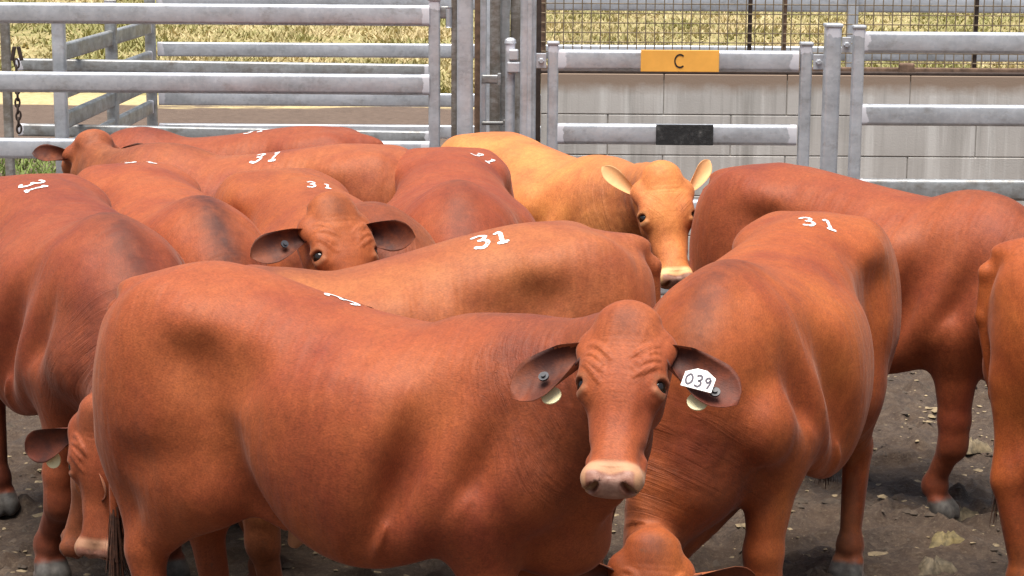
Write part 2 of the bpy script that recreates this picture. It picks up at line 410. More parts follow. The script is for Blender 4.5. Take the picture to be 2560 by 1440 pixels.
def disc(name, c, r, thk, mat, parent, axis='Y', seg=14, dome=0.0):
    V, F = [], []
    prof = [(r, 0), (r, thk * 0.6), (r * 0.75, thk)] if not dome else [(r, 0), (r * 0.9, thk * 0.6), (r * 0.5, thk)]
    for (q, h) in prof:
        for i in range(seg):
            a = i / seg * 6.28318; V.append((q * math.cos(a), -h, q * math.sin(a)) if axis == 'Y' else (q * math.cos(a), q * math.sin(a), h))
    for k in range(2):
        for i in range(seg):
            j = (i + 1) % seg; F.append((k * seg + i, k * seg + j, (k + 1) * seg + j, (k + 1) * seg + i))
    F.append(tuple(range(2 * seg, 3 * seg))); F.append(tuple(reversed(range(seg))))
    return link(name, pymesh(name, V, F, False), mat, parent, Vector(c) - Vector(parent.location))


def upright(name, x0, x1, ytop, Y, mat, parent=None, label=None, cap=True, depth=0.06, zb=-0.08, group=None):
    a = W(x0, 200, Y); b = W(x1, 200, Y); wd = b.x - a.x; cx = (a.x + b.x) / 2
    zt = W((x0 + x1) / 2, ytop, Y).z
    root = parent
    if parent is None: root = empty(name, (cx, Y + depth / 2, zb), label, 'post', group)
    o = bar('upright' if parent is None else name, (cx, Y + depth / 2, zb), (cx, Y + depth / 2, zt), depth, wd, mat, root, r=min(wd, depth) * 0.22)
    if cap: box('cap', (cx, Y + depth / 2, zt + 0.008), (wd + 0.010, depth + 0.010, 0.022), mat, root, 0.007)
    return o


def make_yards():
    G, GD, GM = M['galv'], M['galv_dull'], M['galv_dirty']
    RH = 0.118
    # wide swinging gate on the left
    YA = 11.6; p = W(1087, 0, YA)
    gate = empty('yard_gate', (p.x, YA, 0.1), 'wide galvanised swing gate of heavy oval rails, hinged beside the tall post group', 'gate')
    for yt in (11, 184, 351, 520, 690):
        zt = W(1080, yt + 2, YA).z; xr = W(1074, 0, YA).x
        bar('rail', (-4.6, YA + 0.05, zt - RH / 2), (xr, YA, zt - RH / 2), RH, 0.05, G, gate)
    upright('stile', 1071, 1100, 2, YA - 0.01, G, gate, depth=0.06, zb=0.12)
    for yh in (45, 640):
        z = W(1118, yh, YA).z
        bar('hinge_arm', (W(1098, 0, YA).x, YA + 0.03, z + 0.03), (W(1122, 0, YA).x, YA + 0.03, z + 0.03), 0.07, 0.02, GD, gate)
        bar('hinge_knuckle', (W(1122, 0, YA).x, YA + 0.02, z - 0.055), (W(1122, 0, YA).x, YA + 0.02, z + 0.06), 0.04, 0.035, G, gate, r=0.016)
    # second, thinner gate behind it with a chain
    YB = 12.45; p = W(15, 100, YB)
    g2 = empty('chained_gate', (p.x, YB, 0.1), 'narrow-railed grey gate with a chain, standing behind the wide gate', 'gate')
    for yt, hh in ((146, 0.075), (309, 0.075), (470, 0.075), (640, 0.075)):
        zt = W(55, yt, YB + 0.15).z; xr = W(1085, 0, YB).x
        bar('rail', (W(22, 0, YB).x, YB + 0.15, zt - hh / 2), (xr, YB - 0.15, zt - hh / 2), hh, 0.06, GD, g2, r=0.012)
    upright('stile', 4, 26, 20, YB + 0.15, GM, g2, depth=0.05, zb=0.12)
    upright('stile', 1078, 1096, 20, YB - 0.15, GD, g2, depth=0.05, zb=0.12)
    # chain
    ch = empty('chain', W(41, 120, 12.15), 'rusty dark chain hanging down the stile of the narrow-railed gate', 'chain')
    box('hook', W(33, 134, 12.15), (0.022, 0.02, 0.085), M['dark_rust'], ch, 0.004, (0, 0.2, 0)); box('hook', W(50, 134, 12.15), (0.022, 0.02, 0.085), M['dark_rust'], ch, 0.004, (0, -0.2, 0))
    lk = None; zt = W(41, 150, 12.15).z; zb = W(45, 330, 12.15).z; xx = W(44, 240, 12.15).x; n = 11
    for i in range(n):
        if lk is None:
            V, F = [], []
            for a in range(14):
                t = a / 14 * 6.2832
                for b in range(6):
                    u = b / 6 * 6.2832; rr = 1
                    cx, cz = 0.013 * math.cos(t), 0.027 * math.sin(t)
                    V.append((cx + 0.0065 * math.cos(u) * math.cos(t), 0.0065 * math.sin(u), cz + 0.0065 * math.cos(u) * math.sin(t)))
            for a in range(14):
                for b in range(6): F.append((a * 6 + b, a * 6 + (b + 1) % 6, ((a + 1) % 14) * 6 + (b + 1) % 6, ((a + 1) % 14) * 6 + b))
            lk = pymesh('link', V, F)
        o = link('link', lk, M['dark_rust'], ch, Vector((xx + random.uniform(-.004, .004), 12.15, zt + (zb - zt) * (i + 0.5) / n)) - ch.location)
        o.rotation_euler = (0, random.uniform(-.15, .15), (i % 2) * 1.4 + 0.3)
    # race fence running back into the yards
    fx = -2.72
    rf = empty('race_fence', (fx, 13.4, 0), 'galvanised race fence whose rails run back from the chained gate', 'fence')
    for zt in (1.665, 1.44, 1.26, 1.08, 0.86, 0.6, 0.34):
        bar('rail', (fx + 0.055, 12.07, zt - 0.05), (fx + 0.055, 15.0, zt - 0.05), 0.10, 0.045, GD, rf, r=0.014)
    for yy in (12.02, 13.58, 15.05):
        wd = 0.075
        bar('post', (fx + 0.055, yy, -0.08), (fx + 0.055, yy, 1.86), 0.07, wd, G if yy < 12.5 else GD, rf, r=0.015)
    # yard fence further back, parallel to the pen
    YC = 15.1
    bf = empty('back_yard_fence', (0, YC, 0), 'far galvanised yard fence with flat rails in front of the dry paddock', 'fence')
    x0, x1 = fx + 0.1, 7.0
    for zt, hh in ((1.86, 0.11), (1.50, 0.105), (1.135, 0.10), (0.90, 0.10), (0.6, 0.10), (0.33, 0.10)):
        bar('rail', (x0, YC, zt - hh / 2), (x1, YC, zt - hh / 2), hh, 0.05, G, bf, r=0.014)
    for px in (1228, 2127):
        cx = W(px, 100, YC).x
        bar('post', (cx, YC - 0.06, -0.08), (cx, YC - 0.06, 2.05), 0.06, 0.075, G, bf, r=0.014)
    # post group between the gates
    grp = None
    upright('gate_post', 1142, 1182, -120, 11.45, G, label='tall square post carrying the hinges of the wide swing gate', depth=0.10)
    upright('shade_strip', 1128, 1142, -120, 11.62, M['galv_dirty'], label='narrow dull strip put in for the shade along the hinge post', cap=False, depth=0.05)  # added strip, its dull tone stands for the shaded side of the post
    upright('rusty_upright', 1186, 1202, -120, 12.0, M['rust'], label='brown rusty upright just right of the hinge post', cap=False, depth=0.05)
    upright('slide_rail_post', 1200, 1216, -120, 11.75, G, label='slim pale galvanised upright beside the rusty one', cap=False)
    upright('slide_gate_post', 1224, 1250, -120, 11.9, GM, label='mud-stained mottled upright in the middle of the post group', cap=False)
    upright('slide_gate_post', 1250, 1274, -120, 11.98, GD, label='dull grey upright behind the round hinge pipe', cap=False)
    upright('slide_gate_post', 1275, 1300, -120, 12.05, M['galv_dirty'], label='muddy upright half hidden behind the wide ridged post', cap=False)
    hp = empty('hinge_pipe', W(1272, 600, 11.5), 'short round-topped hinge pipe leaning on the wide ridged post', 'hinge')
    c0 = W(1276, 108, 11.5)
    bar('pipe', (c0.x, 11.5, 0.0), (c0.x, 11.5, c0.z), 0.055, 0.055, G, hp, r=0.026)
    disc('pipe_cap', (c0.x, 11.5, c0.z), 0.034, 0.03, G, hp, 'Z', dome=1)
    for yh in (137, 168):
        c = W(1284, yh, 11.47); box('hinge_plate', c, (0.055 if yh < 150 else 0.075, 0.05, 0.062), G, hp, 0.008)
    for yh, a, b, hh in ((198, 1204, 1248, 0.05), (308, 1204, 1262, 0.022)):
        lt = empty('slide_latch', W(a, yh, 11.7), 'flat steel latch plate joining two uprights of the post group' if yh < 250 else 'thin round latch bar low between the uprights', 'latch')
        bar('latch_bar', W(a, yh, 11.7), W(b, yh, 11.7), hh, 0.02, GD, lt)
        box('latch_lug', W(b, yh, 11.7), (0.02, 0.035, hh + 0.02), GD, lt)
    wp = empty('ridged_post', (W(1320, 100, 11.4).x, 11.42, -0.08), 'wide galvanised post with a raised ridge beside the lettered gate', 'post')
    upright('upright', 1300, 1340, -120, 11.42, G, wp, depth=0.10, cap=False)
    upright('ridge', 1318, 1330, -120, 11.398, G, wp, depth=0.03, cap=False)
    upright('shade_strip', 1340, 1352, -120, 11.75, M['dark_rust'], label='narrow dark strip standing for the shade in the gap behind the ridged post', cap=False, depth=0.05)  # dark strip added to paint the shade in this gap
    # lettered gate
    YD = 11.45; c = W(1700, 150, YD)
    lg = empty('lettered_gate', (c.x, YD, 0.1), 'narrow galvanised gate carrying an orange plate with the letter C', 'gate')
    upright('stile', 1369, 1396, 112, YD, G, lg, zb=0.12); upright('stile', 2001, 2030, 114, YD, G, lg, zb=0.12)
    zr = []
    for yt in (126, 311, 500, 690):
        zt = W(1700, yt, YD).z; zr.append(zt)
        bar('rail', (W(1394, 0, YD).x, YD + 0.03, zt - RH / 2), (W(2003, 0, YD).x, YD + 0.03, zt - RH / 2), RH, 0.05, G, lg)
    for px, py in ((1353, 152), (2046, 155)):
        q = W(px, py, YD - 0.01); box('bracket', q, (0.058, 0.014, 0.085), G, lg, 0.004)
        disc('bolt', (q.x, q.y - 0.007, q.z), 0.016, 0.016, G, lg, 'Y', 6)
    a, b = W(1602, 150, YD), W(1798, 150, YD)
    sg = box('letter_plate', ((a.x + b.x) / 2, YD + 0.001, zr[0] - RH / 2), (b.x - a.x, 0.008, RH + 0.004), M['orange'], lg, 0.003)
    V, F = [], []                                                  # the letter C
    for i in range(33):
        t = rad(48 + i / 32 * 264)
        for q in (1.0, 0.76):
            V.append((0.032 * q * math.cos(t) * 1.02, -0.006, 0.040 * q * math.sin(t)))
    for i in range(32): F.append((2 * i, 2 * i + 1, 2 * i + 3, 2 * i + 2))
    link('letter', pymesh('letter', V, F, False), M['black'], sg)
    a, b = W(1640, 335, YD), W(1783, 335, YD)
    box('rubber_pad', ((a.x + b.x) / 2, YD + 0.0, zr[1] - RH / 2), (b.x - a.x, 0.012, RH - 0.002), M['rubber'], lg, 0.003)
    upright('square_post', 2062, 2102, 68, 11.35, G, label='stout capped square post between the lettered gate and the right panel', depth=0.10)
    # right-hand panel
    YE = 11.2; c = W(2300, 150, YE)
    rp = empty('rail_panel', (c.x, YE, 0), 'galvanised rail panel bolted to the capped square post', 'fence')
    upright('stile', 2131, 2160, 72, YE, G, rp, zb=-0.05)
    for k, yt in enumerate((80, 262, 449, 640)):
        zt = W(2300, yt, YE).z
        bar('rail', (W(2157, 0, YE).x, YE + 0.03, zt - RH / 2), (5.4, YE + 0.03, zt - RH / 2), RH, 0.05, G if k < 2 else GD, rp)
    q = W(2116, 112, YE - 0.01); box('bracket', q, (0.05, 0.014, 0.085), G, rp, 0.004); disc('bolt', (q.x, q.y - 0.007, q.z), 0.016, 0.016, G, rp, 'Y', 6)

    # concrete block wall with a mesh fence on top
    YW = 13.1; xw0, xw1 = W(1352, 200, YW).x, 6.2; ztop = W(1900, 186, YW).z
    wl = empty('block_wall', (2.5, YW, 0), 'stained grey concrete block wall behind the lettered gate', 'wall')
    ch_ = 0.262; bl = 0.79; meshes = {}
    box('wall_core', ((xw0 + xw1) / 2, YW + 0.108, ztop / 2 - 0.03), (xw1 - xw0 - 0.01, 0.2, ztop - 0.02), M['mortar'], wl, 0)
    k = 0; z1 = ztop
    while z1 > -0.05:
        x = xw0 - (bl * 0.45 if k % 2 else 0)
        while x < xw1:
            a, b = max(x, xw0), min(x + bl, xw1)
            if b - a > 0.08:
                key = round(b - a, 2)
                if key not in meshes:
                    bm = bmesh.new(); bmesh.ops.create_cube(bm, size=1.0); bmesh.ops.scale(bm, vec=(key - 0.005, 0.14, ch_ - 0.005), verts=bm.verts)
                    bmesh.ops.bevel(bm, geom=bm.edges[:], offset=0.004, segments=1, affect='EDGES')
                    meshes[key] = bpy.data.meshes.new('block'); bm.to_mesh(meshes[key]); bm.free()
                link('block', meshes[key], M['concrete'], wl, Vector(((a + b) / 2, YW + 0.07 + random.uniform(-.0015, .0015), z1 - ch_ / 2)) - wl.location)
            x += bl
        z1 -= ch_; k += 1
    YM = 13.2; zb = ztop + 0.02
    mf = empty('mesh_fence', (2.5, YM, ztop), 'rusty welded wire mesh fence standing on the block wall', 'fence')
    bar('bottom_rail', (xw0, YM, zb), (xw1, YM, zb), 0.045, 0.05, M['rust'], mf, r=0.008)
    bar('lower_flat', (xw0, YM - 0.05, zb - 0.012), (xw1, YM - 0.05, zb - 0.012), 0.02, 0.09, M['dark_rust'], mf, r=0.005)
    sp = 0.0585; zt = W(1900, -60, YM).z
    n = int((xw1 - xw0) / sp); vm = None
    for i in range(n):
        x = xw0 + 0.03 + i * sp
        if vm is None: o = bar('wire', (x, YM, zb + 0.01), (x, YM, zt), 0.007, 0.007, M['wire'], mf, r=0.003); vm = o
        else:
            c = vm.copy(); COL.objects.link(c); c.parent = mf; ml = vm.matrix_basis.copy(); ml.translation.x += i * sp + random.uniform(-.003, .003); c.matrix_basis = ml
    z = zb + 0.05; hm = None
    while z < zt:
        if hm is None: hm = bar('wire', (xw0, YM + 0.0065, z), (xw1, YM + 0.0065, z), 0.007, 0.007, M['wire'], mf, r=0.003); z0 = z
        else:
            c = hm.copy(); COL.objects.link(c); c.parent = mf; ml = hm.matrix_basis.copy(); ml.translation.z += z - z0; c.matrix_basis = ml
        z += sp * 1.05
    for px, mt, wd in ((1357, 'rust', 0.03), (1875, 'dark_rust', 0.026), (1961, 'rust', 0.03), (2440, 'dark_rust', 0.028)):
        cx = W(px, 100, YM).x
        bar('mesh_post', (cx, YM + 0.03, zb), (cx, YM + 0.03, zt), 0.03, wd, M[mt], mf, r=0.004)
    cx = W(2262, 180, YM).x; box('post_foot', (cx, YM - 0.05, zb + 0.02), (0.10, 0.05, 0.07), M['rust'], mf, 0.012)
make_yards()


# ------------------------------------------------------------------ cattle: one smooth body surface from blended muscle forms
def smooth_interp(xs, ys, q):
    """monotone-ish cubic (Catmull-Rom) through the stations"""
    xs = np.asarray(xs, float); ys = np.asarray(ys, float)
    m = np.gradient(ys, xs); i = np.clip(np.searchsorted(xs, q) - 1, 0, len(xs) - 2)
    h = xs[i + 1] - xs[i]; t = np.clip((q - xs[i]) / h, 0, 1); t2, t3 = t * t, t * t * t
    return (2 * t3 - 3 * t2 + 1) * ys[i] + (t3 - 2 * t2 + t) * h * m[i] + (-2 * t3 + 3 * t2) * ys[i + 1] + (t3 - t2) * h * m[i + 1]


TX = [-0.87, -0.80, -0.70, -0.56, -0.42, -0.22, 0.02, 0.24, 0.44, 0.58, 0.70, 0.80]
TT = [1.12, 1.245, 1.315, 1.348, 1.350, 1.325, 1.288, 1.270, 1.285, 1.265, 1.205, 1.11]
TB = [0.98, 0.84, 0.75, 0.70, 0.665, 0.64, 0.605, 0.585, 0.585, 0.62, 0.68, 0.76]
TW = [0.06, 0.150, 0.215, 0.258, 0.272, 0.290, 0.330, 0.330, 0.275, 0.225, 0.175, 0.105]
_tq = np.linspace(-0.87, 0.80, 240)
_tt, _tb, _tw = (smooth_interp(TX, a, _tq) for a in (TT, TB, TW))


def unit(v):
    v = np.asarray(v, float); return v / (np.linalg.norm(v) + 1e-12)


class Body:
    def __init__(s, top=None, bot=None, wid=None):
        s.prims = []; s.tt = _tt + (0 if top is None else smooth_interp(TX, top, _tq))
        s.tb = _tb + (0 if bot is None else smooth_interp(TX, bot, _tq)); s.tw = _tw * (1 if wid is None else wid)
    def torso(s, P):
        x, y, z = P[:, 0], P[:, 1], P[:, 2]
        xc = np.clip(x, -0.87, 0.80)
        t, b, w_ = np.interp(xc, _tq, s.tt), np.interp(xc, _tq, s.tb), np.interp(xc, _tq, s.tw)
        c = b + (t - b) * 0.50; hu, hd = t - c, c - b
        v = z - c; hh = np.where(v > 0, hu, hd); e = np.abs(x - xc)
        # loins and rump are flatter on top: superellipse with a softened power
        pw = 2.25
        a_, b_ = np.abs(y) / w_, np.abs(v) / hh
        k0 = (a_ ** pw + b_ ** pw + 1e-12) ** (1 / pw)
        k1 = np.sqrt((y / w_ ** 2) ** 2 + (v / hh ** 2) ** 2) + 1e-9
        d = k0 * (k0 - 1) / np.maximum(k1, 1.2) * 1.0
        d = np.where(k0 < 0.4, -0.12, d)
        se = np.maximum(-0.87 - x, x - 0.80); kk = 0.07
        hh_ = np.maximum(kk - np.abs(d - se), 0) / kk
        return np.maximum(d, se) + hh_ * hh_ * kk * 0.25
    # primitives ---------------------------------------------------
    def ell(s, c, r, k=0.06, axes=None, sub=False):
        c = np.asarray(c, float); r = np.asarray(r, float); A = np.eye(3) if axes is None else np.asarray(axes, float)
        def f(P):
            q = (P - c) @ A.T; k0 = np.linalg.norm(q / r, axis=1); k1 = np.linalg.norm(q / r ** 2, axis=1) + 1e-9
            return k0 * (k0 - 1) / k1
        s.add(f, c - r.max(), c + r.max(), k, sub)
    def cone(s, a, b, ra, rb, k=0.05, flat=None, fs=1.0, sub=False):
        """tapered capsule; flat = axis along which it is squashed by fs"""
        a = np.asarray(a, float); b = np.asarray(b, float); ba = b - a; L2 = ba @ ba
        fl = None if flat is None else unit(flat)
        def f(P):
            q = P - a
            if fl is not None:
                m = q @ fl; q = q + np.outer(m * (1 / fs - 1), fl)
            t = np.clip(q @ ba / L2, 0, 1)
            d = np.linalg.norm(q - t[:, None] * ba, axis=1) - (ra + (rb - ra) * t)
            return d * (min(1.0, fs) if fl is not None else 1.0)
        R = max(ra, rb); s.add(f, np.minimum(a, b) - R, np.maximum(a, b) + R, k, sub)
    def tube(s, C, U, wv, hv, k=0.08, neck=True, pw=2.0, ef=0.7):
        """lofted elliptical tube through centres C with dorsal vectors U, half widths wv, half heights hv"""
        C = np.asarray(C, float); n = len(C); wv = np.asarray(wv); hv = np.asarray(hv)
        T = np.gradient(C, axis=0); T /= np.linalg.norm(T, axis=1)[:, None]
        U = np.asarray(U, float); U = U - (U * T).sum(1)[:, None] * T; U /= np.linalg.norm(U, axis=1)[:, None]
        S = np.cross(U, T)
        if neck: s.neck = (C, T, U, S, wv, hv)
        def f(P):
            i, t, _ = s.nearest(P, C)
            j = i + 1; lerp = lambda A: A[i] * (1 - t)[:, None] + A[j] * t[:, None]
            c, uu, ss = lerp(C), lerp(U), lerp(S); ww = wv[i] * (1 - t) + wv[j] * t; hh = hv[i] * (1 - t) + hv[j] * t
            q = P - c; y = (q * ss).sum(1); z = (q * uu).sum(1); ax = np.sqrt(np.maximum((q * q).sum(1) - y * y - z * z, 0))
            ee = np.minimum(ww, hh) * ef
            k0 = (np.abs(y / ww) ** pw + np.abs(z / hh) ** pw + (ax / ee) ** pw + 1e-12) ** (1 / pw); k1 = np.sqrt((y / ww ** 2) ** 2 + (z / hh ** 2) ** 2 + (ax / ee ** 2) ** 2) + 1e-9
            return k0 * (k0 - 1) / k1
        R = max(wv.max(), hv.max()); s.add(f, C.min(0) - R, C.max(0) + R, k, False)
    @staticmethod
    def nearest(P, C):
        best = np.full(len(P), 1e9); bi = np.zeros(len(P), int); bt = np.zeros(len(P))
        for i in range(len(C) - 1):
            ba = C[i + 1] - C[i]; q = P - C[i]; t = np.clip(q @ ba / (ba @ ba), 0, 1)
            d = ((q - t[:, None] * ba) ** 2).sum(1); m = d < best
            best[m] = d[m]; bi[m] = i; bt[m] = t[m]
        return bi, bt, best
    def add(s, f, lo, hi, k, sub): s.prims.append((f, lo - k - 0.05, hi + k + 0.05, k, sub))
    def disp(s, f): s.dispf = f
    def __call__(s, P0):
        order = np.argsort(P0[:, 0], kind='stable'); P = P0[order]; X = np.ascontiguousarray(P[:, 0]); d = s.torso(P)
        for f, lo, hi, k, sub in s.prims:
            i0, i1 = np.searchsorted(X, (lo[0], hi[0]))
            if i1 <= i0: continue
            S_ = P[i0:i1]; y, z = S_[:, 1], S_[:, 2]
            m = np.flatnonzero((y > lo[1]) & (y < hi[1]) & (z > lo[2]) & (z < hi[2]))
            if not len(m): continue
            m += i0; a = d[m]; b = f(P[m])
            if sub:
                b = -b; h = np.maximum(k - np.abs(a - b), 0) / k; d[m] = np.maximum(a, b) + h * h * k * 0.25
            else:
                h = np.maximum(k - np.abs(a - b), 0) / k; d[m] = np.minimum(a, b) - h * h * k * 0.25
        r_ = np.empty_like(d); r_[order] = d
        return r_
    def grad(s, P, e=0.003):
        K = np.array([(1, -1, -1), (-1, -1, 1), (-1, 1, -1), (1, 1, 1)], float); g = 0
        for k in K: g = g + k[None] * s(P + k * e)[:, None]
        return g / (4 * e)


def surface(B, lo, hi, h):
    """narrow-band naive surface nets of the field B"""
    lo = np.asarray(lo, float); n = np.ceil((np.asarray(hi) - lo) / h / 4).astype(int) * 4
    nc = n // 4; cc = [lo[a] + (np.arange(nc[a]) + 0.5) * 4 * h for a in range(3)]
    G = np.stack(np.meshgrid(*cc, indexing='ij'), -1).reshape(-1, 3)
    dc = B(G).reshape(nc)
    near = np.abs(dc) < 4 * h * 1.9 + 0.02
    D = np.repeat(np.repeat(np.repeat(np.where(dc > 0, 1.0, -1.0), 4, 0), 4, 1), 4, 2)
    msk = np.repeat(np.repeat(np.repeat(near, 4, 0), 4, 1), 4, 2)
    ii = np.argwhere(msk); D[msk] = B(lo + (ii + 0.5) * h)
    ins = D < 0; nx, ny, nz = D.shape
    corners = [(i, j, k) for i in (0, 1) for j in (0, 1) for k in (0, 1)]
    cnt = sum(ins[i:nx - 1 + i, j:ny - 1 + j, k:nz - 1 + k].astype(np.int8) for i, j, k in corners)
    cells = np.argwhere((cnt > 0) & (cnt < 8)); cid = -np.ones((nx - 1, ny - 1, nz - 1), np.int64); cid[tuple(cells.T)] = np.arange(len(cells))
    acc = np.zeros((len(cells), 3)); num = np.zeros(len(cells))
    for a in range(3):
        o1, o2 = [b for b in range(3) if b != a]
        for i in (0, 1):
            for j in (0, 1):
                p = cells.copy(); p[:, o1] += i; p[:, o2] += j; q = p.copy(); q[:, a] += 1
                da = D[tuple(p.T)]; db = D[tuple(q.T)]; m = (da < 0) != (db < 0)
                t = da[m] / (da[m] - db[m]); pt = p[m].astype(float); pt[:, a] += t
                acc[m] += pt; num[m] += 1
    V = lo + (acc / num[:, None] + 0.5) * h
    Q = []
    for a in range(3):
        o1, o2 = (a + 1) % 3, (a + 2) % 3
        sl0 = [slice(None)] * 3; sl1 = [slice(None)] * 3; sl0[a] = slice(0, -1); sl1[a] = slice(1, None)
        e0, e1 = ins[tuple(sl0)], ins[tuple(sl1)]; E = np.argwhere(e0 != e1)
        E = E[(E[:, o1] > 0) & (E[:, o2] > 0) & (E[:, o1] < D.shape[o1] - 1) & (E[:, o2] < D.shape[o2] - 1)]
        fl = e0[tuple(E.T)]
        def c(d1, d2):
            p = E.copy(); p[:, o1] -= d1; p[:, o2] -= d2; return cid[tuple(p.T)]
        q = np.stack([c(1, 1), c(0, 1), c(0, 0), c(1, 0)], 1)
        q[~fl] = q[~fl][:, ::-1]; Q.append(q)
    Q = np.concatenate(Q); return V, Q[(Q >= 0).all(1)]


def bez(p0, p1, p2, p3, n):
    t = np.linspace(0, 1, n)[:, None]
    return (1 - t) ** 3 * p0 + 3 * (1 - t) ** 2 * t * p1 + 3 * (1 - t) * t * t * p2 + t ** 3 * p3


def stroke_mesh(strokes, width, nper=14, rough=0.0):
    """flat brush strokes in the xy plane -> V (n,2), F"""
    V, F = [], []
    for st in strokes:
        P = np.array(st, float); n = (len(P) - 1) * nper + 1
        if len(P) > 2:
            t = np.arange(len(P)); q = np.linspace(0, len(P) - 1, n)
            P = np.stack([smooth_interp(t, P[:, 0], q), smooth_interp(t, P[:, 1], q)], 1)
        else:
            q = np.linspace(0, 1, n)[:, None]; P = P[0] * (1 - q) + P[1] * q
        T = np.gradient(P, axis=0); T /= np.linalg.norm(T, axis=1)[:, None] + 1e-9; N = np.stack([-T[:, 1], T[:, 0]], 1)
        b = len(V); ends = np.minimum(np.arange(n), np.arange(n)[::-1]); cap = np.minimum(1, 0.55 + ends * 0.25)
        for i in range(n):
            for k in (-1, -0.4, 0.4, 1):
                wv = width * cap[i] * (1 + (random.uniform(-rough, rough) if abs(k) == 1 else 0))
                V.append(P[i] + N[i] * wv * 0.5 * k)
        for i in range(n - 1):
            for k in range(3): F.append((b + i * 4 + k, b + i * 4 + k + 1, b + (i + 1) * 4 + k + 1, b + (i + 1) * 4 + k))
    return np.array(V), F


DIG = {'3': [[(-0.28, 0.40), (0.02, 0.52), (0.26, 0.34), (0.10, 0.06), (-0.08, 0.02)], [(-0.08, 0.02), (0.16, 0.0), (0.28, -0.24), (0.06, -0.50), (-0.30, -0.42)]],
       '1': [[(-0.20, 0.26), (0.04, 0.48)], [(0.04, 0.48), (0.0, -0.46)], [(-0.20, -0.47), (0.26, -0.46)]],
       '7': [[(-0.22, 0.42), (0.16, 0.46)], [(0.16, 0.46), (0.12, 0.1), (0.0, -0.46)]],
       '0': [[(0, 0.5), (-0.28, 0.15), (-0.24, -0.28), (0, -0.46), (0.27, -0.2), (0.26, 0.2), (0, 0.5)]],
       '9': [[(0.22, 0.28), (0.0, 0.48), (-0.24, 0.28), (-0.06, 0.04), (0.22, 0.26)], [(0.24, 0.34), (0.20, -0.1), (0.06, -0.5)]]}


def make_ear(B, base, e, n, L, Wd, droop=0.0, tipcurl=0.3):
    """cupped leaf-shaped ear: returns V, F, inner mask"""
    e = unit(e); n = unit(np.asarray(n) - np.dot(n, e) * e); s_ = np.cross(n, e)
    ns, ntn = 19, 13; V, F, inn = [], [], []
    for side in (0, 1):
        for i in range(ns):
            u = i / (ns - 1)
            prof = [(0, 0.95), (0.12, 0.95), (0.3, 0.95), (0.5, 0.98), (0.68, 1.0), (0.82, 0.84), (0.92, 0.56), (0.98, 0.26), (1, 0.06)]
            hw = Wd * float(np.interp(u, [p[0] for p in prof], [p[1] for p in prof]))
            curl = (1.9 * (1 - u) ** 1.6 + 0.55)                       # rolled at the base, open further out
            for j in range(ntn):
                t = j / (ntn - 1) * 2 - 1
                a = t * curl; rr = hw / max(curl * 0.9, 0.35) * min(1, 0.75 + u)
                yy = rr * math.sin(a); zz = rr * (1 - math.cos(a))
                th = 0.008 * (1 - 0.55 * abs(t)) * (1 - 0.5 * u) * (1 if side else -1) * 0.5
                skew = 0.22 * Wd * u * u                                     # asymmetric lower bulge
                p = np.asarray(base) + e * (L * u) + s_ * (yy + skew * droop) + n * (zz - th - 0.030 * u * (1 - 0) * tipcurl + 0.0)
                V.append(p - np.array([0, 0, 1]) * 0); inn.append(1.0 if side == 0 else 0.0)
    N = ns * ntn
    for i in range(ns - 1):
        for j in range(ntn - 1):
            a, b, c, d = i * ntn + j, i * ntn + j + 1, (i + 1) * ntn + j + 1, (i + 1) * ntn + j
            F.append((a, b, c, d)); F.append((N + d, N + c, N + b, N + a))
        for j in (0, ntn - 1):
            a, d = i * ntn + j, (i + 1) * ntn + j
            F.append((a, d, N + d, N + a) if j == 0 else (d, a, N + a, N + d))
    for j in range(ntn - 1):
        a, b = (ns - 1) * ntn + j, (ns - 1) * ntn + j + 1; F.append((a, b, N + b, N + a))
    # inner side must face n: flip if needed
    return np.array(V), F, np.array(inn)


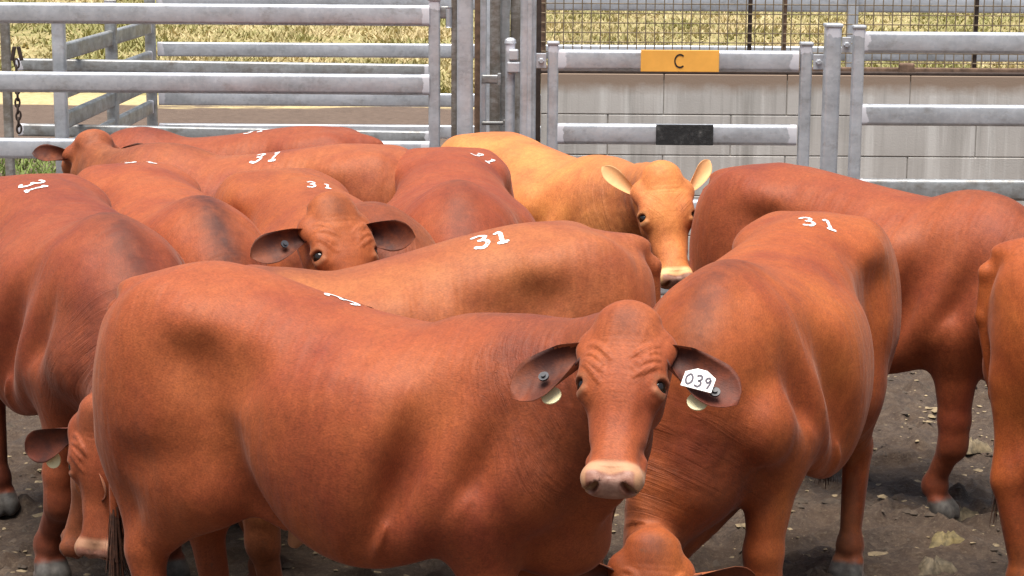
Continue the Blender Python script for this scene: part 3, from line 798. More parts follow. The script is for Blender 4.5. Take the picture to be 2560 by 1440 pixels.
def make_cow(spec):
    sc = spec.get('s', 1.0); yaw = rad(spec['yaw']); ox, oy = spec['at']
    ca, sa = math.cos(yaw), math.sin(yaw)
    def to_local(p):
        x, y, z = p[0] - ox, p[1] - oy, p[2]; return np.array([(x * ca + y * sa), (-x * sa + y * ca), z]) / sc
    def dir_local(d): return np.array([d[0] * ca + d[1] * sa, -d[0] * sa + d[1] * ca, d[2]])
    rnd = random.Random(spec['seed'])
    B = Body(spec.get('top'), spec.get('bot'), spec.get('wid', 1.0) * 1.0)
    fl = spec.get('fat', 1.0)
    # --- hindquarters
    for sd in (1, -1):
        B.ell((-0.60, sd * 0.165 * fl, 0.98), (0.215, 0.135, 0.34), 0.10)                 # thigh
        B.ell((-0.735, sd * 0.115, 0.92), (0.11, 0.095, 0.27), 0.07)                      # hamstring
        B.ell((-0.45, sd * 0.195 * fl, 1.225), (0.085, 0.055, 0.050), 0.10)               # hook bone
        B.ell((-0.775, sd * 0.085, 1.16), (0.05, 0.045, 0.06), 0.09)                     # pin bone
        tx = np.array([unit((0.90, 0, 0.43)), (0, 1, 0), unit((-0.43, 0, 0.90))])
        B.ell((-0.315, sd * 0.325, 0.93), (0.045, 0.055, 0.22), 0.10, tx, sub=True)        # thigh edge
        B.ell((-0.555, sd * 0.325, 0.80), (0.085, 0.050, 0.045), 0.09, sub=True)           # hollow above the stifle
        B.cone((-0.36, sd * 0.17, 0.74), (-0.18, sd * 0.12, 0.645), 0.055, 0.03, 0.07, (0, 1, 0), 0.5)   # flank fold
        B.ell((-0.285, sd * 0.340, 1.115), (0.095, 0.070, 0.085), 0.10, sub=True)           # hollow of the flank
        B.ell((0.13, sd * 0.255, 0.85), (0.30, 0.105, 0.27), 0.14)                        # rib barrel
        # --- shoulder
        ax = np.array([(0.94, 0, -0.34), (0, 1, 0), (0.34, 0, 0.94)])
        ti = -0.30 * sd; bx = np.array([unit((0.94, 0, -0.34)), (0, 1, 0), unit((0.34, ti, 0.94))]); bx[1] = unit(np.cross(bx[2], bx[0]))
        B.ell((0.475, sd * 0.180, 0.985), (0.130, 0.080, 0.245), 0.09, bx)                 # blade
        B.ell((0.60, sd * 0.185, 0.845), (0.125, 0.095, 0.125), 0.07)                     # point of shoulder
        B.ell((0.475, sd * 0.195, 0.76), (0.115, 0.085, 0.135), 0.06)                     # upper arm
        B.ell((0.345, sd * 0.330, 0.97), (0.035, 0.045, 0.22), 0.11, ax, sub=True)
        B.ell((0.555, sd * 0.290, 0.985), (0.030, 0.05, 0.13), 0.08, ax, sub=True)          # front edge of the blade           # crease behind the shoulder
    # --- hump, dewlap, brisket, sheath
    hp = spec.get('hump', 0.035)
    B.ell((0.45, 0, 1.195 + hp), (0.17, 0.075, 0.075), 0.10)
    B.ell((0.63, 0, 0.675), (0.17, 0.115, 0.13), 0.09)
    B.cone((-0.02, 0, 0.60), (-0.20, 0, 0.575), 0.055, 0.035, 0.07)
    B.cone((-0.20, 0, 0.60), (-0.235, 0, 0.53), 0.035, 0.022, 0.04)
    # --- legs
    legs = spec.get('legs', {})
    feet = []
    for key, sd, fore in (('lf', 1, True), ('rf', -1, True), ('lh', 1, False), ('rh', -1, False)):
        dx, dy, lift, fold = legs.get(key, (0, 0, 0, 0))
        if fore:
            el = np.array([0.47, sd * 0.175, 0.69]); ft = np.array([0.505 + dx, sd * 0.155 + dy, 0.0 + lift])
            kn = el * 0.49 + ft * 0.51 + np.array([0.035 + fold, 0, 0.02 + lift * 0.2]); fe = ft + np.array([-0.012 - fold * 0.6, 0, 0.125])
            B.cone(el + (0.0, 0, 0.06), kn + (0, 0, 0.07), 0.112, 0.062, 0.06, (0, 1, 0), 0.88)
            B.cone(kn + (0, 0, 0.06), kn - (0, 0, 0.05), 0.063, 0.058, 0.03)
            B.cone(kn - (0, 0, 0.03), fe + (0, 0, 0.03), 0.049, 0.041, 0.03)
        else:
            st = np.array([-0.44 + dx * 0.25, sd * 0.185 + dy * 0.3, 0.735]); ft = np.array([-0.60 + dx, sd * 0.165 + dy, lift])
            hk = ft + np.array([-0.075, 0, 0.46]); fe = ft + np.array([-0.015, 0, 0.13])
            B.cone((-0.50, sd * 0.165, 0.93), st, 0.155, 0.125, 0.08, (0, 1, 0), 0.75)
            B.cone(st + (-0.02, 0, 0), hk + (0.035, 0, 0.06), 0.124, 0.066, 0.07, (0, 1, 0), 0.76)
            B.cone((-0.76, sd * 0.13, 0.82), hk + (-0.01, 0, 0.02), 0.080, 0.036, 0.06, (0, 1, 0), 0.7)
            B.cone(hk + (0.005, 0, 0.02), fe + (0, 0, 0.05), 0.060, 0.044, 0.03, (0, 1, 0), 0.86)
        B.ell(fe, (0.056, 0.052, 0.052), 0.03)
        for cl in (-1, 1):
            B.cone(fe + (0.02, cl * 0.022, -0.05), ft + (0.045, cl * 0.024, 0.035), 0.036, 0.041, 0.012)
            B.cone(ft + (-0.01, cl * 0.024, 0.025), ft + (0.075, cl * 0.022, 0.018), 0.034, 0.018, 0.01)
        feet.append(ft)
    # --- tail
    tsw = spec.get('tail', 0.0); tlx = spec.get('tailx', 0.0); t0 = np.array([-0.79, 0, 1.255])
    tp = [t0, t0 + (-0.075, tsw * 0.2, -0.065), t0 + (-0.088, tsw * 0.6, -0.22), t0 + (-0.062 + tlx * 0.6, tsw, -0.50), t0 + (-0.035 + tlx, tsw * 1.1, -0.74)]
    B.ell((-0.76, 0, 1.265), (0.10, 0.05, 0.04), 0.08)
    for i, (ra_, rb_) in enumerate(((0.040, 0.032), (0.030, 0.024), (0.023, 0.019), (0.019, 0.017))): B.cone(tp[i], tp[i + 1], ra_, rb_, 0.02)
    # --- head frame
    if 'poll' in spec:
        poll = to_local(spec['poll']); muz = to_local(spec['muz']); nh = dir_local(spec['nrm'])
    else:
        poll, muz, nh = (np.array(v, float) for v in spec.get('lhead', ((1.10, 0.0, 0.80), (1.28, 0.0, 0.38), (1, 0, 0.4))))
    hx = unit(muz - poll); hz = unit(nh - np.dot(nh, hx) * hx); hy = np.cross(hz, hx)
    hs = spec.get('hs', 1.0); HM = np.stack([hx, hy, hz])
    def hd(p): return poll + (np.asarray(p, float) @ HM) * hs
    # --- neck
    base = np.array([0.40, 0, 0.965 + spec.get('nbz', 0)]); p3 = hd((0.080, 0, -0.115)); out = unit(-hx * 0.55 - hz * 0.75)
    ln = np.linalg.norm(p3 - base)
    bd = unit(np.array([1.0, 0, spec.get('nz', 0.12 if p3[2] > 1.05 else -0.25)]) + 0.35 * unit(p3 - base))
    Cn = bez(base, base + bd * ln * 0.40, p3 + out * ln * spec.get('nk', 0.30), p3, 13)
    U0 = np.array([-0.25, 0, 1.0]); U1 = unit(hz * 0.55 - hx * 0.85); tt_ = np.linspace(0, 1, 13)[:, None]
    U = U0 * (1 - tt_) + U1 * tt_
    q = np.linspace(0, 1, 13)
    nf = spec.get('neckfat', 1.0)
    B.tube(Cn, U, np.interp(q, [0, 0.35, 0.7, 1], [0.20, 0.160, 0.118, 0.090]) * nf, np.interp(q, [0, 0.35, 0.7, 1], [0.270, 0.238, 0.178, 0.125]) * nf, 0.13)
    C_, T_, U_, S_, _, hv_ = B.neck
    for i in range(2, 11):                                                                  # dewlap fold
        a = C_[i] - U_[i] * (hv_[i] * 0.97); b = C_[i + 1] - U_[i + 1] * (hv_[i + 1] * 0.97)
        B.cone(a, b, 0.060 - 0.002 * i, 0.058 - 0.002 * i, 0.05, S_[i], 0.42)
    # --- head forms (x to muzzle, z out of the forehead)
    def he(c, r, k=0.03, sub=False, rot=None):
        A = HM if rot is None else rot @ HM
        B.ell(hd(c), np.asarray(r) * hs, k, A, sub)
    def hc(a, b, ra_, rb_, k=0.03, flat=None, fs=1.0): B.cone(hd(a), hd(b), ra_ * hs, rb_ * hs, k, None if flat is None else np.asarray(flat, float) @ HM, fs)
    hxs = np.array([0.005, 0.04, 0.08, 0.13, 0.20, 0.26, 0.315, 0.37, 0.41, 0.455, 0.485])
    htop = np.array([-0.035, -0.004, 0.004, 0.001, -0.008, -0.020, -0.031, -0.038, -0.041, -0.043, -0.052])
    hbot = np.array([-0.10, -0.165, -0.205, -0.222, -0.222, -0.205, -0.184, -0.166, -0.156, -0.150, -0.132])
    hwid = np.array([0.050, 0.070, 0.082, 0.085, 0.080, 0.074, 0.069, 0.065, 0.064, 0.068, 0.060])
    qx = np.linspace(0.005, 0.485, 20); top_, bot_, wd_ = (smooth_interp(hxs, v, qx) for v in (htop, hbot, hwid))
    Ch = np.stack([hd((x, 0, (t + b) / 2)) for x, t, b in zip(qx, top_, bot_)])
    B.tube(Ch, np.repeat(hz[None], 20, 0), wd_ * hs, (top_ - bot_) / 2 * hs, 0.045, neck=False, pw=2.4, ef=0.45)
    hc((0.085, 0, -0.050), (0.185, 0, -0.052), 0.099, 0.092, 0.035, (0, 0, 1), 0.50)       # broad forehead
    he((0.030, 0, -0.030), (0.062, 0.066, 0.046), 0.05)                                  # poll knob
    for sd in (1, -1):
        he((0.165, sd * 0.080, -0.040), (0.050, 0.030, 0.026), 0.03)                      # brow
        he((0.208, sd * 0.082, -0.064), (0.048, 0.034, 0.036), 0.026)                     # orbit
        hc((0.08, sd * 0.052, -0.165), (0.20, sd * 0.046, -0.170), 0.052, 0.046, 0.04)   # jowl
        hc((0.24, sd * 0.062, -0.092), (0.34, sd * 0.050, -0.100), 0.022, 0.012, 0.04)   # cheek ridge
        he((0.092, sd * 0.098, -0.074), (0.050, 0.036, 0.036), 0.035)                      # ear root
        he((0.470, sd * 0.046, -0.078), (0.034, 0.034, 0.040), 0.022)                     # nostril wing
        hc((0.45, sd * 0.052, -0.118), (0.40, sd * 0.058, -0.120), 0.024, 0.022, 0.02)   # lip
    he((0.415, 0, -0.160), (0.060, 0.044, 0.026), 0.02)                                   # chin
    he((0.455, 0, -0.1425), (0.075, 0.090, 0.0050), 0.010, True)                          # mouth line
    for sd in (1, -1):
        cr, sr = math.cos(0.62 * sd), math.sin(0.62 * sd)
        rot = np.array([[1, 0, 0], [0, cr, sr], [0, -sr, cr]])
        he((0.498, sd * 0.047, -0.076), (0.036, 0.0125, 0.027), 0.007, True, rot)         # nostril
        ev_ = unit((0.08, sd * 0.78, 0.58)); ey = np.array([(1, 0, 0), ev_, np.cross((1, 0, 0), ev_)])
        ey[0] -= ey[0] @ ev_ * ev_; ey[0] = unit(ey[0]); ey[2] = np.cross(ey[0], ey[1])
        he((0.212, sd * 0.112, -0.042), (0.0160, 0.022, 0.0225), 0.006, True, ey)         # eye opening
        hc((0.190, sd * 0.113, -0.062), (0.188, sd * 0.094, -0.028), 0.0070, 0.0070, 0.014)   # upper lid
        hc((0.233, sd * 0.104, -0.062), (0.232, sd * 0.090, -0.036), 0.007, 0.007, 0.014)    # lower lid
        he((0.115, sd * 0.112, -0.115), (0.03, 0.018, 0.03), 0.04, True)                  # temple
    wk = spec.get('wrinkle', 0.7)
    if spec.get('ref', 0) and wk:                                                                 # brow wrinkles laid on the skin
        for sd in (1, -1):
            for i_ in range(4):
                pts = []; jx, jy, jr = rnd.uniform(-0.005, 0.005), rnd.uniform(0.85, 1.15), wk * rnd.uniform(0.65, 1.05)
                for t in np.linspace(0, 1, 6):
                    x_ = 0.168 + jx - 0.020 * i_ + 0.046 * t ** 1.5 + 0.006 * math.sin(3 * t + i_ * 1.7 + sd); y_ = sd * (0.098 - 0.056 * jy * t - 0.003 * i_)
                    zs = np.linspace(0.05, -0.10, 76); dd = B(np.stack([hd((x_, y_, z_)) for z_ in zs]))
                    k_ = np.argmax(dd < 0); pts.append(hd((x_, y_, zs[k_] - 0.0015)))
                for k_ in range(5):
                    r_ = [0.003, 0.0055, 0.0062, 0.0058, 0.0045, 0.002]
                    B.cone(pts[k_], pts[k_ + 1], r_[k_] * hs * jr, r_[k_ + 1] * hs * jr, 0.011)
    # --- surface
    h = spec.get('h', 0.0150)
    hb = np.stack([hd((x, y, z)) for x in (-0.06, 0.56) for y in (-0.13, 0.13) for z in (-0.26, 0.05)])
    lo = np.minimum([-1.0, -0.45, -0.03], hb.min(0)) - 0.05; hi = np.maximum([0.95, 0.45, 1.42], hb.max(0)) + 0.05
    V, Q = surface(B, lo, hi, h)
    me = fastmesh('body', V, Q)
    bm = bmesh.new(); bm.from_mesh(me); bpy.data.meshes.remove(me)
    for lev in range(spec.get('ref', 0)):
        pad = 0.07 if lev == 0 else 0.02
        cut = []
        co = np.array([v.co for v in bm.verts]); hl = ((co - poll) @ HM.T) / hs
        inb = (hl[:, 0] > -0.05 - pad) & (hl[:, 0] < 0.56) & (np.abs(hl[:, 1]) < 0.14 + pad) & (hl[:, 2] > -0.26) & (hl[:, 2] < 0.08)
        if lev == 1: inb &= (hl[:, 0] > 0.12) & (hl[:, 2] > -0.17)
        bm.verts.ensure_lookup_table()
        cut = [e for e in bm.edges if inb[e.verts[0].index] and inb[e.verts[1].index]]
        bmesh.ops.subdivide_edges(bm, edges=cut, cuts=1, use_grid_fill=True)
        bm.verts.index_update()
    V = np.array([v.co for v in bm.verts])
    for it in range(3):
        d = B(V); g = B.grad(V); gl = (g * g).sum(1); st = np.clip(d / np.maximum(gl, 0.15), -0.012, 0.012); V = V - st[:, None] * g
    # relax a touch where the net is uneven, keep it on the surface
    for v, p in zip(bm.verts, V): v.co = p
    bmesh.ops.smooth_vert(bm, verts=bm.verts, factor=0.35, use_axis_x=True, use_axis_y=True, use_axis_z=True)
    V = np.array([v.co for v in bm.verts])
    d = B(V); g = B.grad(V); gl = (g * g).sum(1); V = V - (np.clip(d / np.maximum(gl, 0.15), -0.01, 0.01))[:, None] * g
    for v, p in zip(bm.verts, V): v.co = p
    nb = len(V)
    # --- masks
    hl = ((V - poll) @ HM.T) / hs
    inhead = (hl[:, 0] > -0.06) & (np.abs(hl[:, 1]) < 0.2) & (hl[:, 2] > -0.27) & (hl[:, 2] < 0.1)
    ssm = lambda x, a, b: np.clip((x - a) / (b - a), 0, 1) ** 2 * (3 - 2 * np.clip((x - a) / (b - a), 0, 1))
    headw = ssm(hl[:, 0] + hl[:, 2] * 0.9, -0.16, 0.02) * ssm(0.17 - np.abs(hl[:, 1]), 0, 0.04) * ssm(hl[:, 2], -0.30, -0.22) * ssm(0.12 - hl[:, 2], 0, 0.05)
    ni, ntt, nd = Body.nearest(V, C_); npar = (ni + ntt) / 12.0
    dark = np.zeros(nb); pale = np.zeros(nb); pink = np.zeros(nb)
    sm = lambda x, a, b: np.clip((x - a) / (b - a), 0, 1) ** 2 * (3 - 2 * np.clip((x - a) / (b - a), 0, 1))
    body_x = V[:, 0]
    topl = np.interp(np.clip(body_x, -0.87, 0.8), _tq, B.tt)
    ridge = sm(V[:, 2] - topl, -0.10, 0.0) * np.exp(-(V[:, 1] / 0.075) ** 2)
    dark = np.maximum(dark, ridge * spec.get('ridge', 0.45) * sm(body_x, 0.05, 0.45))
    neckm = sm(npar, 0.12, 0.4) * (1 - headw) * sm(0.34 - np.sqrt(nd), 0, 0.08)
    crest = neckm * np.exp(-(((V - C_[ni]) * S_[ni]).sum(1) / 0.06) ** 2) * (((V - C_[ni]) * U_[ni]).sum(1) > 0.04)
    dark = np.maximum(dark, crest * spec.get('ridge', 0.45))
    dark = np.maximum(dark, neckm * spec.get('neckdark', 0.40))
    dark = np.maximum(dark, sm(-V[:, 2], -0.50, -0.16) * 0.62)                                # soiled lower legs
    hoof = np.zeros(nb)
    for ft in feet:
        q_ = V - ft; rr = np.linalg.norm(q_[:, :2], axis=1); hoof = np.maximum(hoof, (rr < 0.15) * sm(-q_[:, 2] + q_[:, 0] * 0.25, -0.082, -0.070))
    dark = np.maximum(dark, inhead * np.exp(-((hl[:, 0] - 0.045) / 0.05) ** 2 - (hl[:, 1] / 0.045) ** 2) * (hl[:, 2] > -0.07) * 0.55 * spec.get('polldark', 1))
    pale = np.maximum(pale, sm(-V[:, 2], -0.66, -0.56) * np.exp(-(V[:, 1] / 0.12) ** 2) * (body_x > -0.55) * (body_x < 0.2) * 0.55)
    if spec.get('face', 1):
        mz = inhead * sm(hl[:, 0] - 0.10 * (hl[:, 2] + 0.05), 0.428, 0.446) * sm(hl[:, 2], -0.165, -0.14)
        nose = inhead * sm(hl[:, 0] + 0.35 * (hl[:, 2] + 0.07), 0.474, 0.486) * sm(hl[:, 2], -0.130, -0.118) * sm(0.066 - np.abs(hl[:, 1]), 0, 0.01)
        pale = np.maximum(pale, mz * 0.78 * (1 - nose)); pink = np.maximum(pink, nose)
        dark = np.maximum(dark, inhead * sm(hl[:, 0], 0.42, 0.45) * sm(-hl[:, 2], 0.090, 0.130) * 0.55)
        for sd in (1, -1):
            q_ = np.sqrt(((hl[:, 0] - 0.212) / 0.019) ** 2 + ((hl[:, 2] + 0.046) / 0.025) ** 2)
            sidem = inhead * sm(hl[:, 1] * sd, 0.078, 0.098)
            pale = np.maximum(pale, sidem * np.exp(-(q_ - 1.35) ** 2 / 0.10) * 0.34 * (0.5 + 0.5 * (hl[:, 0] > 0.212)))
            dark = np.maximum(dark, sidem * np.exp(-(q_ / 0.95) ** 6) * 0.97)
            dark = np.maximum(dark, inhead * np.exp(-((hl[:, 0] - 0.490) / 0.026) ** 2 - ((hl[:, 1] - sd * 0.048) / 0.017) ** 2 - ((hl[:, 2] + 0.076) / 0.026) ** 2) * 1.25)
        dark = np.maximum(dark, inhead * (hl[:, 0] > 0.36) * np.exp(-((hl[:, 2] + 0.1425) / 0.008) ** 2) * 0.8)
        pink *= 1 - np.clip(dark * 1.2, 0, 1)
    lh = spec.get('shade', 0.0)
    foldm = (1 - headw) * sm(npar, 0.08, 0.40) * sm(V[:, 2], 0.50, 0.70) * sm(0.36 - np.sqrt(nd), 0, 0.12)
    hdf = inhead * np.exp(-((hl[:, 0] - 0.17) / 0.06) ** 2 - ((np.abs(hl[:, 1]) - 0.065) / 0.03) ** 2) * (hl[:, 2] > -0.10)
    foldc = npar.copy(); foldd = (((V - C_[ni]) * U_[ni]).sum(1) + 0.5)
    foldc = np.where(hdf > foldm, hl[:, 0] * 1.2 + np.abs(hl[:, 1]) * 1.3, foldc); foldm = np.maximum(foldm, hdf * 1.0)
    coatc = [np.stack([dark, pale, pink, hoof], 1)]; foldv = [np.stack([foldm, foldc, foldd, np.ones(nb)], 1)]; rest = [V.copy()]
    # --- ears, welded into the same body mesh
    ears = []
    allV = [V]; faces_extra = []; off = nb
    eL, eW = spec.get('earL', 0.225), spec.get('earW', 0.058)
    for key, sd in (('earl', 1), ('earr', -1)):
        ev = spec.get(key, spec.get('ear', ((0.30, 0.92, -0.10), (0.25, 0.0, 1.0))))
        e_ = np.array(ev[0], float) * (1, sd, 1); n_ = np.array(ev[1], float) * (1, sd, 1)
        bp = hd((0.095, sd * 0.098, -0.082)); e_w = e_ @ HM; n_w = n_ @ HM
        Ve, Fe, inn = make_ear(B, bp, e_w, n_w, eL * hs, eW * hs, spec.get('droop', 1.0) * sd, spec.get('curl', 0.3))
        e_w = unit(e_w); n_w = unit(n_w - np.dot(n_w, e_w) * e_w); ears.append((bp, e_w, n_w, np.cross(n_w, e_w)))
        # orient faces: first inner face normal should agree with n
        a, b, c, d_ = (Ve[i] for i in Fe[2 * (9 * 12 + 6)]); nn = np.cross(b - a, c - a)
        if np.dot(nn, n_w) < 0: Fe = [f[::-1] for f in Fe]
        uu = np.tile(np.repeat(np.arange(19) / 18, 13), 2); vv = np.tile(np.tile(np.abs(np.arange(13) / 6 - 1), 19), 2)
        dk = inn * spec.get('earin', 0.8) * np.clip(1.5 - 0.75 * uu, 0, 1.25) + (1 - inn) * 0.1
        dk = np.maximum(dk, np.clip(vv - 0.78, 0, 1) * 3.2 * spec.get('earrim', 0.6) * (uu > 0.35))
        pl = (1 - inn) * spec.get('earback', 0.15) + inn * spec.get('earpale', 0.0)
        coatc.append(np.stack([np.clip(dk, 0, 1), pl, np.zeros(len(Ve)), np.zeros(len(Ve))], 1)); foldv.append(np.zeros((len(Ve), 4))); rest.append(Ve.copy())
        allV.append(Ve); faces_extra += [tuple(off + i for i in f) for f in Fe]; off += len(Ve)
    vs = [bm.verts.new(p) for E_ in allV[1:] for p in E_]
    bm.verts.index_update(); bm.verts.ensure_lookup_table()
    for f in faces_extra:
        try: bm.faces.new([bm.verts[i] for i in f])
        except ValueError: pass
    for f in bm.faces: f.smooth = True
    me = bpy.data.meshes.new('body'); bm.to_mesh(me); bm.free()
    rest = np.concatenate(rest)
    co = rest.copy()
    bend = spec.get('bend', 0.0)
    def warp(P):
        P = np.array(P, float)
        if not bend: return P
        t = np.clip(0.25 - P[:, 0], 0, 2); a = bend * t; R_ = 1 / bend
        x = 0.25 - np.sin(a) * (R_) + 0; y0 = (1 - np.cos(a)) * R_
        hit = P[:, 0] < 0.25
        nx_ = np.where(hit, x + np.sin(a) * P[:, 1] * 1.0, P[:, 0]); ny_ = np.where(hit, y0 + np.cos(a) * P[:, 1], P[:, 1])
        return np.stack([nx_, ny_, P[:, 2]], 1)
    co = warp(co); me.vertices.foreach_set('co', co.astype(np.float32).ravel())
    for nm, dat, typ in (('coat', np.concatenate(coatc), 'FLOAT_COLOR'), ('fold', np.concatenate(foldv), 'FLOAT_COLOR')):
        at = me.color_attributes.new(nm, typ, 'POINT'); at.data.foreach_set('color', np.clip(dat, 0, 4).astype(np.float32).ravel())
    at = me.attributes.new('rest', 'FLOAT_VECTOR', 'POINT'); at.data.foreach_set('vector', rest.astype(np.float32).ravel())
    me.update()
    root = empty(spec.get('name', 'steer'), (ox, oy, 0), spec['label'], 'cattle', 'cattle standing in the pen')
    root.rotation_euler = (0, 0, yaw); root.scale = (sc, sc, sc)
    link('body', me, coat(spec.get('name', 'steer') + '_coat', spec['col'], spec['seed'], **spec.get('coatkw', {})), root)
    # --- eyes
    if spec.get('face', 1):
        for sd in (1, -1):
            bm = bmesh.new(); bmesh.ops.create_uvsphere(bm, u_segments=20, v_segments=12, radius=0.0255 * hs)
            em = bpy.data.meshes.new('eye'); bm.to_mesh(em); bm.free()
            em.polygons.foreach_set('use_smooth', np.ones(len(em.polygons), bool))
            link('eye', em, M['eye'], root, warp([hd((0.210, sd * 0.0915, -0.0570))])[0])
    # --- tail switch
    if spec.get('switch', 1):
        e0 = warp([tp[-1]])[0]; V_, F_ = [], []
        for i in range(120):
            a = rnd.uniform(0, 6.28); r0 = rnd.uniform(0, 0.016); r1 = rnd.uniform(0.0, 0.05); L_ = rnd.uniform(0.16, 0.30)
            b_ = len(V_); wv = 0.0035
            for t in (0, 0.5, 1):
                rr = r0 + (r1 - r0) * t; cx, cy = math.cos(a) * rr, math.sin(a) * rr
                for k in (-1, 1): V_.append((e0[0] + cx - math.sin(a) * wv * k * (1 - 0.6 * t), e0[1] + cy + math.cos(a) * wv * k * (1 - 0.6 * t), e0[2] + 0.05 - L_ * t))
            F_ += [(b_, b_ + 1, b_ + 3, b_ + 2), (b_ + 2, b_ + 3, b_ + 5, b_ + 4)]
        link('tail_switch', pymesh('tail_switch', V_, F_), M['switch'], root)
    # --- stock-paint number
    bvh = None
    for (txt, cx, cy, ang, size, wid_) in spec.get('paint', []):
        if bvh is None: bvh = BVHTree.FromPolygons([tuple(p) for p in co[:nb]], [tuple(p.vertices) for p in me.polygons if max(p.vertices) < nb])
        ofs = -0.42 * (len(txt) - 1)
        for ci, chh in enumerate(txt):
            v2, f2 = stroke_mesh(DIG[chh], 0.17, 12, 0.16); v2 = v2 * (wid_, 1.0); v2[:, 0] += (ofs + 0.84 * ci)
            v2 = v2 * size; c_, s_ = math.cos(rad(ang)), math.sin(rad(ang)); VV = []
            for (x, y) in v2:
                X_, Y_ = cx + x * c_ - y * s_, cy + x * s_ + y * c_
                hit = bvh.ray_cast(Vector((X_, Y_, 2.0)), Vector((0, 0, -1)))
                VV.append(None if hit[0] is None or hit[0].z < 0.95 else hit[0] + hit[1] * 0.0025)
            FF = [f for f in f2 if all(VV[i] is not None for i in f)]
            if not FF: continue
            us = sorted({i for f in FF for i in f}); mp = {i: k for k, i in enumerate(us)}
            link('painted_digit', pymesh('painted_digit', [VV[i] for i in us], [tuple(mp[i] for i in f) for f in FF]), M['white_paint'], root)
    # --- ear tags
    for (kind, ei, u, v, sz, rot) in spec.get('tags', []):
        bp, e_, n_, s_ = ears[ei]; c0 = bp + e_ * u * eL * hs - s_ * v + n_ * 0.016
        ee = e_ * math.cos(rad(rot)) + s_ * math.sin(rad(rot)); ss = np.cross(n_, ee)
        def place(name, pts, thk, mat, parent=root, lift=0.0):
            n = len(pts); VV = [c0 + ee * p[0] + ss * p[1] + n_ * (lift + t) for t in (0, thk) for p in pts]
            FF = [tuple(range(n))[::-1], tuple(range(n, 2 * n))] + [(i, (i + 1) % n, n + (i + 1) % n, n + i) for i in range(n)]
            return link(name, pymesh(name, VV, FF, False), mat, parent)
        circ = [(sz * math.cos(i / 20 * 6.2832), sz * math.sin(i / 20 * 6.2832)) for i in range(20)]
        if kind == 'button':
            place('tag_button', circ, 0.006, M['tag_dark']); place('tag_button_centre', [(a * 0.45, b * 0.45) for a, b in circ], 0.006, M['tag_dark'], lift=0.0058)
        elif kind == 'disc': place('ear_tag', circ, 0.004, M['tag_yellow'], lift=spec.get('disclift', -0.022))
        elif kind == 'plate':
            w_, hh = sz, sz * 0.80
            pts = [(-w_ / 2, -hh / 2), (w_ / 2, -hh / 2), (w_ / 2, hh * 0.22), (w_ * 0.16, hh / 2), (-w_ * 0.16, hh / 2), (-w_ / 2, hh * 0.22)]
            o = place('ear_tag', pts, 0.003, M['tag_white'], lift=0.020)
            VV, FF = [], []
            for ci, chh in enumerate('039'):
                v2, f2 = stroke_mesh(DIG[chh], 0.19, 10, 0.06); v2 = v2 * (0.30 * w_, 0.48 * hh) * 1.15; v2[:, 0] += (ci - 1) * 0.30 * w_; v2[:, 1] -= hh * 0.10; b_ = len(VV)
                VV += [c0 + ee * x + ss * y + n_ * 0.0242 for x, y in v2]; FF += [tuple(b_ + i for i in f) for f in f2]
            link('tag_number', pymesh('tag_number', VV, FF), M['ink'], o)
    return root


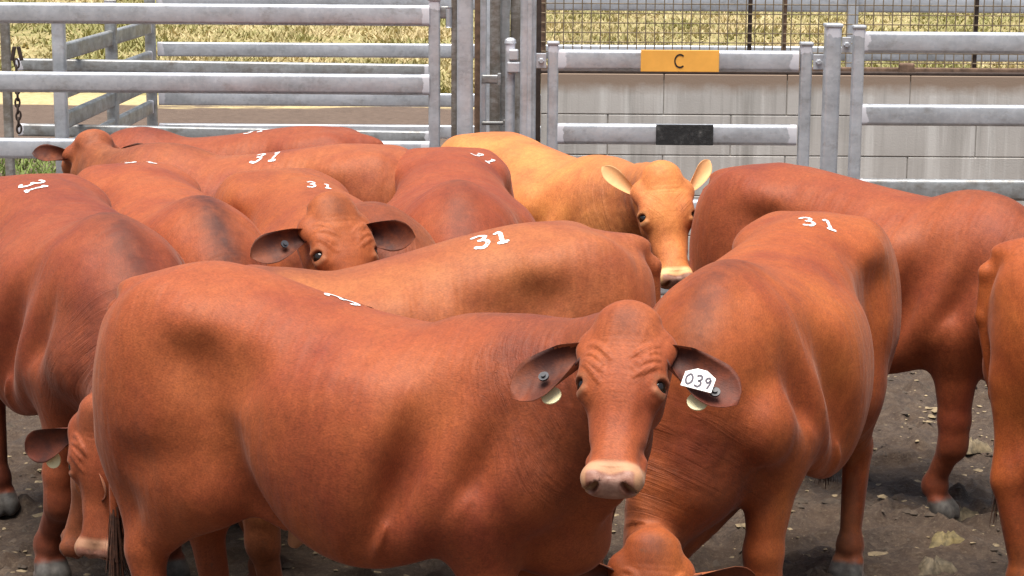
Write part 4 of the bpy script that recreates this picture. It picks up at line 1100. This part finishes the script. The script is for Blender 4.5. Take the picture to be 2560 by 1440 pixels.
RED = (0.289, 0.0642, 0.0198)
HERD = [
    dict(label='front red steer standing side-on with white ear tag 039 and its face turned to us', seed=1, s=1.0, yaw=-25, at=(-0.445, 5.89), h=0.0115, ref=2,
         poll=W(1568, 772, 5.20), muz=W(1521, 1150, 4.88), nrm=(-0.17, -0.73, 0.64), hs=0.99, col=RED, hump=-0.02, nz=0.0, wrinkle=0.85, tailx=-0.075, top=[0, 0, .01, .02, .012, -.012, -.03, -.03, -.02, -.01, 0, 0], bot=[0, 0, .02, .04, .065, .06, .03, .01, 0, 0, 0, 0],
         ear=((0.58, 0.82, -0.06), (-0.10, 0.1, 1.0)), earL=0.235, earW=0.072, earin=0.9,
         tags=[('button', 0, 0.76, 0.010, 0.014, 0), ('button', 1, 0.58, -0.0, 0.014, 0), ('disc', 0, 0.66, 0.050, 0.027, 0), ('disc', 1, 0.62, -0.050, 0.027, 0), ('plate', 0, 0.56, 0.018, 0.080, 24)],
         paint=[('31', -0.10, 0.11, 90, 0.10, 0.8)]),
    dict(label='red brown steer with a clear white number 31, rump towards the golden animal', seed=2, s=1.008, yaw=-168, at=(-0.36, 6.93), face=0, top=[-.03,-.03,-.02,0,0,-.012,-.04,-.072,-.095,-.11,-.12,-.12], hump=-0.085, nbz=-0.09, col=(0.308, 0.0856, 0.0286),
         lhead=((1.08, -0.1, 0.72), (1.22, -0.15, 0.30), (1, 0, 0.4)), paint=[('31', -0.27, 0.085, 180, 0.085, 1.05)]),
    dict(label='golden tan heifer facing us with pale upright ears', name='heifer', seed=3, wrinkle=0, s=0.985, yaw=-57, at=(0.18, 10.0), h=0.0125, ref=2,
         poll=W(1655, 415, 9.02), muz=W(1694, 652, 8.76), nrm=(0.10, -0.85, 0.5), hs=1.10, col=(0.58, 0.195, 0.055), coatkw=dict(dark=(0.20, 0.075, 0.03), pale=(0.80, 0.50, 0.24)),
         ear=((-0.72, 0.66, -0.05), (0.15, 0.35, 0.9)), earL=0.205, earW=0.036, earin=0.12, earpale=0.55, earback=0.3, earrim=0.5, polldark=0.3, ridge=0.35),
    dict(label='red steer seen end-on, withers towards us, just left of the golden heifer', seed=4, s=1.02, yaw=-86, at=(-0.255, 8.75), face=0, col=(0.275, 0.0581, 0.0198), paint=[('31', -0.40, 0.15, 60, 0.08, 0.6)]),
    dict(label='red steer peering over the numbered back with one eye and wide dark ear showing', seed=5, s=1.0, yaw=-62, at=(-0.74, 8.18), h=0.0125, ref=1,
         poll=W(832, 492, 7.45), muz=W(925, 755, 7.15), nrm=(0.42, -0.8, 0.4), hs=1.08, col=(0.303, 0.0746, 0.0209), ear=((0.30, 0.92, -0.1), (0.3, 0.1, 1.0)), earL=0.22, earW=0.056, earin=0.95, earl=((0.62, 0.50, 0.55), (0.3, -0.6, 0.5)),
         tags=[('button', 1, 0.45, 0.0, 0.014, 0)], paint=[('31', -0.18, 0.03, 70, 0.08, 0.7)]),
    dict(label='red steer whose head is turned away from us, number 31 painted on its loin', seed=6, s=1.02, yaw=165, at=(-1.19, 9.5), poll=W(234, 330, 9.95), muz=W(196, 462, 10.38), nrm=(-0.3, 0.8, 0.6), hs=1.1,
         col=(0.314, 0.0826, 0.0286), ear=((-0.25, 0.90, 0.12), (-0.75, 0.45, 0.1)), earL=0.17, earW=0.045, earin=1.3, earrim=1.0, tags=[('disc', 0, 0.5, 0.03, 0.026, 0)], paint=[('31', -0.08, 0.10, 180, 0.10, 0.75)]),
    dict(label='dark red steer at the back of the herd along the wide gate', seed=7, s=1.0, yaw=168, at=(-1.50, 10.55), face=0, col=(0.249, 0.0538, 0.0198), paint=[('31', -0.18, 0.02, 180, 0.08, 0.8)]),
    dict(label='red steer in the second rank left, dark saddle patch over its withers', seed=8, s=1.0, yaw=-64, at=(-1.42, 8.36), face=0, col=(0.303, 0.0704, 0.0220), ridge=0.9, paint=[('31', -0.56, 0.03, 90, 0.11, 0.8)]),
    dict(label='red brown steer at the left with its lowered face behind the front steer', seed=9, s=1.03, yaw=-62, at=(-1.65, 7.60), h=0.0125, ref=1,
         poll=W(250, 1010, 6.60), muz=W(222, 1345, 6.50), nrm=(-0.25, -1, 0.35), col=(0.249, 0.0538, 0.0188), ear=((0.42, 0.88, -0.1), (0.1, 0.1, 1.0)), ridge=0.7, earin=1.1, coatkw=dict(pale=(0.36, 0.20, 0.12)),
         tags=[('disc', 1, 0.6, -0.05, 0.028, 0)], legs=dict(lf=(0.02, 0, 0, 0), rf=(-0.16, -0.07, 0, 0)), switch=0, paint=[('31', -0.31, -0.06, 0, 0.085, 0.9)]),
    dict(label='orange red steer walking at us with its head lowered below the number tag', seed=10, s=1.016, yaw=-114, wid=0.93, bot=[0, 0, .02, .03, .045, .055, .06, .055, .05, .04, .02, 0], neckfat=0.76, at=(0.868, 6.79), h=0.0125, ref=1,
         poll=W(1640, 1342, 5.95), muz=W(1640, 1645, 5.72), nrm=(0.15, -1, 0.5), col=(0.314, 0.0722, 0.0176), ear=((0.05, 0.95, 0.10), (0.6, 0.1, 0.7)), ridge=0.6,
         legs=dict(lh=(0.05, 0, 0, 0)), paint=[('31', -0.36, 0.06, 118, 0.09, 0.8)]),
    dict(label='big red steer side-on at the right with its dark rump beside the golden heifer', seed=11, s=1.012, yaw=-41, at=(1.54, 8.46), face=0, col=(0.262, 0.0564, 0.0176),
         lhead=((1.12, 0.0, 1.0), (1.32, 0.1, 0.62), (1, 0, 0.5)), legs=dict(lf=(0.10, 0, 0.14, 0.08), rf=(-0.10, 0, 0, 0))),
    dict(label='orange red steer cut off by the picture edge, its hindquarters beside the walking animal', seed=12, s=1.0, yaw=-8, legs=dict(rh=(-0.10, 0, 0, 0), lh=(0.06, 0, 0, 0)), at=(2.53, 6.95), tailx=0.05, face=0, col=(0.336, 0.0764, 0.0165)),
]
for spec in HERD: make_cow(spec)
